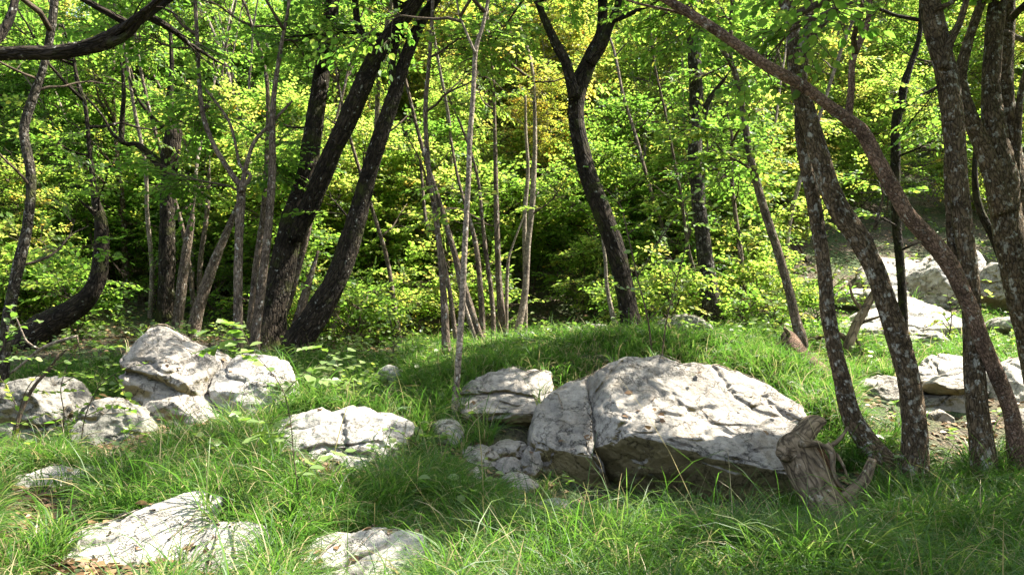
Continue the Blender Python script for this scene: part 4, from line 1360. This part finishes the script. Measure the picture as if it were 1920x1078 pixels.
def grass():
    rng = np.random.RandomState(9)
    n = 62000
    u = rng.uniform(size=n)
    y = 3.4 + (15.5 - 3.4) * u ** 1.25
    x = rng.uniform(-1, 1, n) * (.66 * y + .6)
    c = fbm(np.stack([x * .9, y * .9, np.full(n, 9.1)], 1), 3)
    px = 960 + F_PX * x / y
    keep = (c > -.6) & ~((px < 760) & (y > 11)) & ~((px > 880) & (px < 1100) & (y > 12) & (c < .1))
    # bare soil under the right hand trees
    bare = (px > 1560) & (y > 6.9) & (y < 8.8) & (c < -.05)
    keep &= ~bare
    # little grass roots close in front of a rock, where the soil is thin
    z0 = ground(x, y)
    for dz in (.02, .12, .2):
        t = (y * cp + (z0 + dz - EYE[2]) * sp_)
        u_ = 960 + F_PX * x / t
        v_ = 539 - F_PX * ((z0 + dz - EYE[2]) * cp - y * sp_) / t
        for ol, Yr, tr_ in CLEAR:
            cen = ol.mean(0)
            q = cen + (ol - cen) * .93
            yb = ol[:, 1].max()
            q[:, 1] = np.minimum(q[:, 1], yb - tr_ * (yb - ol[:, 1].min()))
            ins = np.zeros(len(x), bool)
            j = len(q) - 1
            for i in range(len(q)):
                xi, yi = q[i]
                xj, yj = q[j]
                cond = ((yi > v_) != (yj > v_)) & (u_ < (xj - xi) * (v_ - yi) / (yj - yi + 1e-9) + xi)
                ins ^= cond
                j = i
            keep &= ~(ins & (y < Yr + .2) & (y > Yr - 1.5) & (rng.uniform(size=len(x)) > .04))
    x, y, c = x[keep], y[keep], c[keep]
    X, Y, Z, C, S = [], [], [], [], []
    for a, b, cc in zip(x, y, c):
        z, nrm, rid = drop(a, b)
        if rid and rng.uniform() > .02: continue
        if rid and nrm.z < .75: continue
        X.append(a); Y.append(b); Z.append(z); C.append(cc); S.append(1 - nrm.z)
    X, Y, Z, C, S = map(np.array, (X, Y, Z, C, S))
    per = 13
    k = len(X)
    bx = np.repeat(X, per) + rng.normal(size=k * per) * .028
    by = np.repeat(Y, per) + rng.normal(size=k * per) * .03
    bz = np.repeat(Z, per) - .015
    cc = np.repeat(C, per)
    ss = np.repeat(S, per)
    az0 = np.repeat(rng.uniform(0, 2 * math.pi, k), per)
    az = np.arctan2(by - np.repeat(Y, per), bx - np.repeat(X, per)) + rng.normal(size=k * per) * .7
    # fall downhill, towards the viewer
    dx, dy = np.cos(az), np.sin(az) - .55
    q = np.hypot(dx, dy) + 1e-6
    dx, dy = dx / q, dy / q
    lenf = .5 + 1.15 * np.clip(cc + .3, 0, 1)
    L = rng.gamma(7, 1 / 7, k * per) * .33 * lenf
    L *= np.where(by > 8.4, .62, 1.0) * np.where((bx > .2) & (by > 6.0) & (by < 8), .72, 1.0)
    a0 = rng.uniform(.1, .8, k * per)
    a1 = a0 + rng.uniform(.9, 2.5, k * per)
    stalk = rng.uniform(size=k * per) < .0015
    L = np.where(stalk, L * 1.5, L)
    a0 = np.where(stalk, a0 * .5, a0)
    a1 = np.where(stalk, a0 + .5, a1)
    w = rng.uniform(.0016, .0036, k * per) * (1 + .05 * by)
    ns = 5
    nb = k * per
    V = np.zeros((nb, ns + 1, 2, 3))
    p = np.stack([bx, by, bz], 1)
    sxv = np.stack([-dy, dx, np.zeros(nb)], 1)
    tw = rng.normal(size=nb) * .5
    for s in range(ns + 1):
        t = s / ns
        ang = a0 + (a1 - a0) * t ** 1.3
        wd = w * (1 - t ** 2.2) + .0004
        off = sxv * wd[:, None]
        off[:, 2] += np.sin(tw) * wd
        V[:, s, 0] = p - off
        V[:, s, 1] = p + off
        st = L / ns
        p = p + np.stack([dx * np.sin(ang) * st, dy * np.sin(ang) * st, np.cos(ang) * st], 1)
    base = np.arange(nb)[:, None] * (2 * (ns + 1)) + np.arange(ns)[None] * 2
    Fq = np.stack([base, base + 1, base + 3, base + 2], 2).reshape(-1, 4)
    # straw: dead blades, commoner at the root side of old tufts
    straw = (rng.uniform(size=nb) < (.05 + .45 * np.clip(.05 - cc, 0, 1) + .25 * np.clip(ss, 0, 1)))
    straw |= stalk
    ti = np.clip(rng.normal(.36, .2, nb) + .1 * cc, 0, .74)
    ti = np.where(straw, rng.uniform(.8, 1.0, nb), ti)
    T = np.repeat(ti[:, None], 2 * (ns + 1), 1)
    T[:, :2] = np.maximum(T[:, :2], .8)                    # the sheaths at the foot of every blade are straw coloured
    me = mk_mesh('grass', V.reshape(-1, 3), Fq, [M_GRASS], smooth=True, tint=T.ravel())
    tag(put('grass', me), 'long tufted green grass over the clearing and between the rocks', 'grass', kind='stuff')


grass()


def litter():
    rng = np.random.RandomState(19)
    n = 42000
    y = 4 + 24 * rng.uniform(size=n) ** 1.9
    x = rng.uniform(-1, 1, n) * (.7 * y + .5)
    zs, nn, kk = [], [], []
    for i in range(n):
        z, nrm, rid = drop(x[i], y[i])
        kk.append(rid == 0 or rng.uniform() < .06)
        zs.append(z)
        nn.append(nrm[:])
    kk = np.array(kk)
    pos = np.stack([x, y, np.array(zs) + .012], 1)[kk]
    up = np.array(nn)[kk] + rng.normal(size=(len(pos), 3)) * .35
    a = rng.uniform(0, 6.28, len(pos))
    d = np.stack([np.cos(a), np.sin(a), rng.normal(size=len(pos)) * .15], 1)
    V, Fq = leaves_at(pos, d, up, rng.uniform(.04, .09, len(pos)), rng)
    T = np.repeat(rng.uniform(0, 1, len(pos)), 6)
    tag(put('leaf_litter', mk_mesh('leaf_litter', V, Fq, [M_LITTER], smooth=False, tint=T)), 'dry brown fallen leaves strewn over the forest floor', 'leaf litter', kind='stuff')


litter()


def sticks():
    rng = np.random.RandomState(39)
    acc = Acc()
    for i in range(900):
        y = 4.5 + 18 * rng.uniform() ** 1.4
        x = rng.uniform(-1, 1) * (.66 * y + .5)
        a = rng.uniform(0, 6.28)
        L = rng.gamma(3, .09) + .08
        pts = []
        for t in (0, .33, .66, 1):
            qx, qy = x + math.cos(a + .3 * t) * L * t, y + math.sin(a + .3 * t) * L * t
            z, n_, rid = drop(qx, qy)
            pts.append([qx, qy, z + .012 + rng.uniform(0, .015), .006 * (1 - .6 * t) * rng.uniform(.5, 1.3)])
        if max(p[2] for p in pts) - min(p[2] for p in pts) > .5 * L: continue
        V, Fq, B = tube(pts, sides=5, smooth=False, cap=False, seed=i)
        acc.add(V, Fq, B)
    tag(put('twig_litter', acc.mesh('twig_litter', [M_BPALE])), 'small dry fallen twigs scattered on the ground', 'twigs', kind='stuff')


sticks()


def herbs():
    rng = np.random.RandomState(29)
    n = 9000
    y = 5.5 + 23 * rng.uniform(size=n) ** 1.2
    x = rng.uniform(-1, 1, n) * (.66 * y + .5)
    c = fbm(np.stack([x * .8, y * .8, np.full(n, 21.0)], 1), 3)
    px = 960 + F_PX * x / y
    pr = np.where((px < 860) & (y > 8.6), .9, np.where(y > 10.5, .8, .12)) * np.clip(c * 2 + .7, 0, 1)
    kk = rng.uniform(size=n) < pr
    pos, up, d, st = [], [], [], Acc()
    for a, b in zip(x[kk], y[kk]):
        z, nrm, rid = drop(a, b)
        if rid: continue
        h = rng.uniform(.06, .34)
        top = np.array([a + rng.normal() * .05, b - rng.uniform(0, .08), z + h])
        V, Fq, B = tube([[a, b, z - .02, .003], [*top, .0015]], sides=3, smooth=False, cap=False)
        st.add(V, Fq, B, 1)
        m = rng.randint(4, 9)
        for i in range(m):
            f = rng.uniform(.45, 1)
            an = rng.uniform(0, 6.28)
            pos.append(np.array([a, b, z]) * (1 - f) + top * f)
            d.append([math.cos(an), math.sin(an), rng.uniform(-.1, .5)])
    pos, d = np.array(pos), np.array(d)
    ups = np.array([0, -.2, 1.0]) + rng.normal(size=(len(pos), 3)) * .35
    V, Fq = leaves_at(pos, d, ups, rng.uniform(.045, .10, len(pos)), rng)
    T = np.repeat(np.clip(rng.normal(.5, .25, len(pos)), 0, 1), 6)
    a = Acc()
    a.add(V, Fq)
    nl = a.n
    a.add(np.vstack(st.V), np.vstack(st.F), np.vstack(st.B), 1)
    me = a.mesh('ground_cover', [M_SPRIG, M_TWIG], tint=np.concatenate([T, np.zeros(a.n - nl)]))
    tag(put('ground_cover', me), 'low broad leaved herbs among the grass and under the trees', 'ground cover', kind='stuff')


herbs()

# ------------------------------------------------------------------ dead wood
def wood_part(name, px, Y0, Y1, m, rt, base, seed=0, sides=20, rough=.35, step=.02):
    px = [(a, b, w * 1.08) for a, b, w in px]
    V, Fq, B = tube(stem_pts(px, Y0, Y1), sides=sides, step=step, rough=rough, seed=seed)
    return put(name, mk_mesh(name, V - base, Fq, [m], bark=B), rt)


b0 = P(1560, 985, 6.33)
rt = root('dead_stump', b0, 'gnarled grey dead tree stump lying between the largest boulder and the flaky trunks', 'dead stump')
wood_part('log', [(1482, 822, 52), (1490, 838, 74), (1508, 868, 76), (1524, 900, 78), (1542, 935, 74), (1560, 965, 72), (1580, 1005, 64)], 6.93, 6.33, M_DEAD, rt, b0, 1, 28, .18)
wood_part('knot', [(1494, 842, 52), (1505, 818, 46), (1518, 800, 40), (1530, 792, 30), (1545, 790, 16)], 6.88, 7.03, M_DEAD, rt, b0, 2, 22, .4)
wood_part('knot', [(1500, 850, 36), (1478, 852, 34), (1466, 848, 26)], 6.83, 6.68, M_DEAD, rt, b0, 7, 18, .4)
wood_part('heartwood', [(1528, 838, 30), (1540, 870, 40), (1556, 905, 36), (1570, 935, 26)], 6.83, 6.58, M_DEADIN, rt, b0, 3, 18, .6)
wood_part('root', [(1500, 832, 14), (1530, 832, 13), (1552, 838, 10), (1575, 822, 8), (1590, 800, 5)], 6.63, 6.78, M_DEAD, rt, b0, 4, 12, .4)
wood_part('root', [(1548, 832, 16), (1560, 850, 14), (1562, 880, 9), (1572, 905, 7), (1585, 920, 6)], 6.63, 6.53, M_DEAD, rt, b0, 5, 12, .5)
wood_part('root', [(1566, 944, 26), (1588, 930, 24), (1606, 914, 22), (1622, 896, 21), (1630, 876, 19), (1636, 860, 15)], 6.53, 6.58, M_DEAD, rt, b0, 6, 16, .35)
wood_part('root', [(1592, 930, 14), (1600, 950, 12), (1608, 975, 9)], 6.48, 6.38, M_DEAD, rt, b0, 8, 12, .35)
wood_part('root', [(1568, 850, 7), (1580, 870, 6), (1590, 895, 4), (1602, 905, 3)], 6.68, 6.68, M_DEAD, rt, b0, 9, 8, .3)

b1 = P(1510, 680, 9.9)
rt = root('fallen_log', b1, 'short fallen log with peeling striped bark lying in grass above the largest boulder', 'fallen log')
wood_part('log', [(1476, 628, 26), (1482, 640, 36), (1496, 662, 38), (1515, 680, 36), (1535, 694, 34), (1556, 708, 28)], 10.2, 9.5, M_BARCH, rt, b1, 1, 20, .25)
wood_part('branch_stub', [(1484, 640, 12), (1476, 622, 9), (1470, 615, 6)], 10.1, 10.0, M_DEAD, rt, b1, 2, 10, .2)

b2 = P(1590, 690, 11.0)
rt = root('fallen_branch', b2, 'tangle of dead brown branches between the two flaky stems', 'fallen branch')
for k, px in enumerate([[(1640, 545, 12), (1622, 580, 16), (1605, 610, 18), (1590, 650, 20), (1582, 690, 18)], [(1590, 640, 12), (1570, 625, 10), (1540, 632, 9), (1510, 636, 7)],
                        [(1608, 608, 8), (1630, 600, 6), (1660, 590, 4)], [(1600, 625, 8), (1612, 650, 7), (1618, 690, 5)], [(1620, 585, 7), (1600, 560, 6), (1592, 530, 4)]]):
    wood_part('branch', px, 11.0, 10.9, M_DEAD, rt, b2, k, 10, .3, .05)
b3 = P(960, 655, 12.6)
rt = root('fallen_branch', b3, 'thin bare fallen branch lying across the crest behind the ledge boulder', 'fallen branch')
wood_part('branch', [(860, 665, 5), (905, 655, 8), (950, 640, 9), (990, 636, 11), (1060, 645, 6), (1130, 650, 3)], 12.6, 12.4, M_DEAD, rt, b3, 1, 8, .2, .08)
b4 = P(60, 640, 8.3)
rt = root('fallen_branch', b4, 'bare pale dead twig arching in front of the dark mossy trunk at far left', 'fallen branch')
for k, px in enumerate([[(20, 700, 5), (45, 680, 5), (75, 655, 6), (110, 640, 6), (145, 630, 5)], [(75, 655, 4), (50, 640, 4), (32, 600, 3), (20, 580, 2)], [(110, 662, 4), (95, 690, 5), (60, 730, 7), (30, 800, 9), (22, 880, 10)], [(145, 630, 3), (150, 660, 2)], [(90, 690, 3), (125, 655, 3)]]):
    wood_part('twig', px, 8.3, 8.2, M_BPALE if k < 2 else M_TWIG, rt, b4, k, 8, .15, .05)


# ------------------------------------------------------------------ saplings and leafy twigs near the camera
def sprig(label, paths, Y, seed, size=.09, leafn=9, m=None, name='sapling', cat='sapling', group=None, rad=3.0, tmid=.5, stemmat=None, skip=0.0, ymul=None):
    rng = np.random.RandomState(seed)
    acc = Acc()
    pos, dirs = [], []
    b = P(paths[0][0][0], paths[0][0][1], Y)
    rt = root(name, b, label, cat, group)
    for k, path in enumerate(paths):
        Yk = Y + rng.normal() * .08 * (k > 0)
        q = stem_pts([(a, c, rad * (1 - .7 * i / max(1, len(path) - 1)) * (1 if k == 0 else .7)) for i, (a, c) in enumerate(path)], Y, Yk)
        V, Fq, B = tube(q, sides=6, step=.06)
        acc.add(V, Fq, B)
        c = catmull(q, .02)
        n = leafn if k else int(leafn * (1 - skip))
        t0 = .1 if k else skip
        for i in range(n):
            t = t0 + (1 - t0) * (i + .6) / n
            j = min(int(t * (len(c) - 1)), len(c) - 2)
            d = c[j + 1, :3] - c[j, :3]
            d /= np.linalg.norm(d) + 1e-9
            side = np.cross(d, [0, 0, 1])
            side = side / (np.linalg.norm(side) + 1e-9) * (1 if i % 2 else -1)
            if abs(d[2]) > .8: side = rng.normal(size=3) * [1, 1, .2]
            pos.append(c[j, :3])
            dirs.append(d * .5 + side * .9 + [0, 0, rng.uniform(-.35, .15)])
    put('stem', acc.mesh('stem', [stemmat or M_TWIG], b), rt)
    pos, dirs = np.array(pos), np.array(dirs)
    ups = np.array([0, -.45, 1.0]) + rng.normal(size=(len(pos), 3)) * .35
    V, Fq = leaves_at(pos, dirs, ups, size * rng.uniform(.7, 1.15, len(pos)), rng)
    T = np.repeat(np.clip(rng.normal(tmid, .2, len(pos)), 0, 1), 6)
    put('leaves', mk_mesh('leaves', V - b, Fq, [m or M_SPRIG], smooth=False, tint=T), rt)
    return rt


sprig('leafy shoot with bright pale leaves arching over the white boulder from the bank',
      [[(565, 1015), (560, 930), (550, 850), (545, 790), (530, 730), (500, 688), (470, 655), (440, 632), (400, 620), (366, 620)], [(450, 638), (415, 648), (375, 660)], [(500, 688), (465, 668), (430, 655)], [(470, 655), (450, 612), (420, 605)],
       [(535, 735), (570, 700), (620, 678), (660, 668)], [(575, 697), (600, 712), (640, 712)], [(545, 800), (500, 792), (460, 785), (428, 772)], [(548, 830), (510, 812), (480, 822)], [(555, 900), (600, 860), (650, 845)]], 5.3, 3, size=.105, leafn=11, skip=.5)
sprig('low sapling with pale leaves leaning over the grass below the dark curved trunk',
      [[(560, 760), (570, 720), (590, 690), (620, 665), (660, 655)], [(590, 690), (640, 690), (680, 680)], [(570, 720), (610, 725), (650, 715)], [(620, 665), (600, 650), (565, 655)], [(565, 735), (535, 720), (510, 728)]], 8.4, 5, size=.12, leafn=9, skip=.2)
sprig('broad leaved seedling standing in the bottom centre grass',
      [[(612, 1000), (612, 960)], ], 5.5, 7, size=.09, leafn=6, tmid=.1) if False else None
sprig('broad dark leaved seedling in the grass in front of the heap of stones',
      [[(966, 1000), (965, 975), (962, 958)], [(965, 975), (940, 970)], [(965, 975), (995, 985)]], 5.9, 8, size=.11, leafn=5, tmid=.1, rad=4)
tw = 'leafy twigs and saplings in front of the left hand rocks'
for i, (paths, Y) in enumerate([
        ([[(150, 850), (160, 780), (190, 720), (240, 690), (280, 680)], [(160, 780), (210, 760), (250, 770)], [(190, 720), (150, 700), (110, 705)], [(215, 705), (235, 740), (262, 760)]], 7.6),
        ([[(20, 880), (30, 800), (50, 730), (90, 690), (150, 670)], [(50, 730), (100, 735), (150, 730)], [(30, 800), (70, 780), (110, 770)], [(30, 760), (10, 720), (-10, 700)], [(90, 690), (130, 700), (180, 705)]], 7.4),
        ([[(-20, 700), (10, 640), (40, 610), (80, 600)], [(-10, 680), (30, 670), (70, 672)], [(10, 640), (20, 600), (20, 570)]], 6.8),
        ([[(110, 860), (120, 780), (115, 720), (150, 640), (200, 610)], [(115, 720), (170, 690), (215, 685)], [(150, 640), (190, 650), (230, 650)], [(120, 780), (170, 800), (215, 800)]], 8.0)]):
    sprig(['leafy twig hanging over the low grey slab on the left', 'bushy sapling in front of the dark broken rock at the left edge', 'twig with round leaves entering at the far left edge',
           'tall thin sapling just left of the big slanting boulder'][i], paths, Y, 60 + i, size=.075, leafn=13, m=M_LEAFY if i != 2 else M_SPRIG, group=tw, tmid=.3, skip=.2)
sprig('vine like leafy shoot climbing beside the big forked tree',
      [[(1225, 690), (1215, 600), (1195, 520), (1175, 430), (1160, 380), (1120, 340), (1095, 300)], [(1160, 380), (1130, 370)], [(1175, 430), (1150, 425)], [(1195, 520), (1230, 460), (1260, 400)], [(1230, 460), (1290, 380), (1330, 385), (1370, 400)], [(1175, 440), (1215, 410), (1240, 380)],
       [(1200, 540), (1165, 540), (1145, 520)], [(1215, 600), (1260, 560), (1300, 520)]], 9.7, 71, size=.10, leafn=12, rad=5, tmid=.45, skip=.3)
sprig('leafy branch drooping over the lichen patched trunk',
      [[(1240, 680), (1250, 600), (1270, 520), (1290, 440), (1280, 380), (1240, 360)], [(1290, 440), (1310, 420), (1340, 430)], [(1270, 520), (1240, 480), (1215, 470)], [(1270, 520), (1310, 500), (1345, 510)], [(1280, 380), (1310, 350), (1330, 310)]], 9.4, 73, size=.10, leafn=12, rad=4, tmid=.3, skip=.25)
for i, (cx, cy, Y) in enumerate([(780, 850, 7.3), (735, 640, 10.4), (640, 745, 8.9), (690, 760, 8.4), (1450, 600, 11.5), (1560, 560, 12), (1780, 590, 13), (1620, 560, 13)]):
    r_ = np.random.RandomState(300 + i)
    paths = [[(cx, cy + 40), (cx + 4, cy), (cx - 4, cy - 40)]]
    for k in range(6):
        a = r_.uniform(-1, 1)
        paths.append([(cx, cy + 30 - 12 * k), (cx + a * 45, cy + 10 - 14 * k), (cx + a * 90, cy + 8 - 14 * k + r_.uniform(-10, 14))])
    sprig(['seedling with toothed leaves beside the cream slab', 'low leafy seedling in the dappled grass behind the slim pale trunk', 'seedling in the grass above the cream slab', 'small seedling just above the right end of the cream slab',
           'leafy seedling at the foot of the thin curved brown tree', 'leafy seedling left of the long pale rock hump', 'leafy shoot lying over the long pale rock hump', 'leafy seedling beside the upper left pale outcrop'][i],
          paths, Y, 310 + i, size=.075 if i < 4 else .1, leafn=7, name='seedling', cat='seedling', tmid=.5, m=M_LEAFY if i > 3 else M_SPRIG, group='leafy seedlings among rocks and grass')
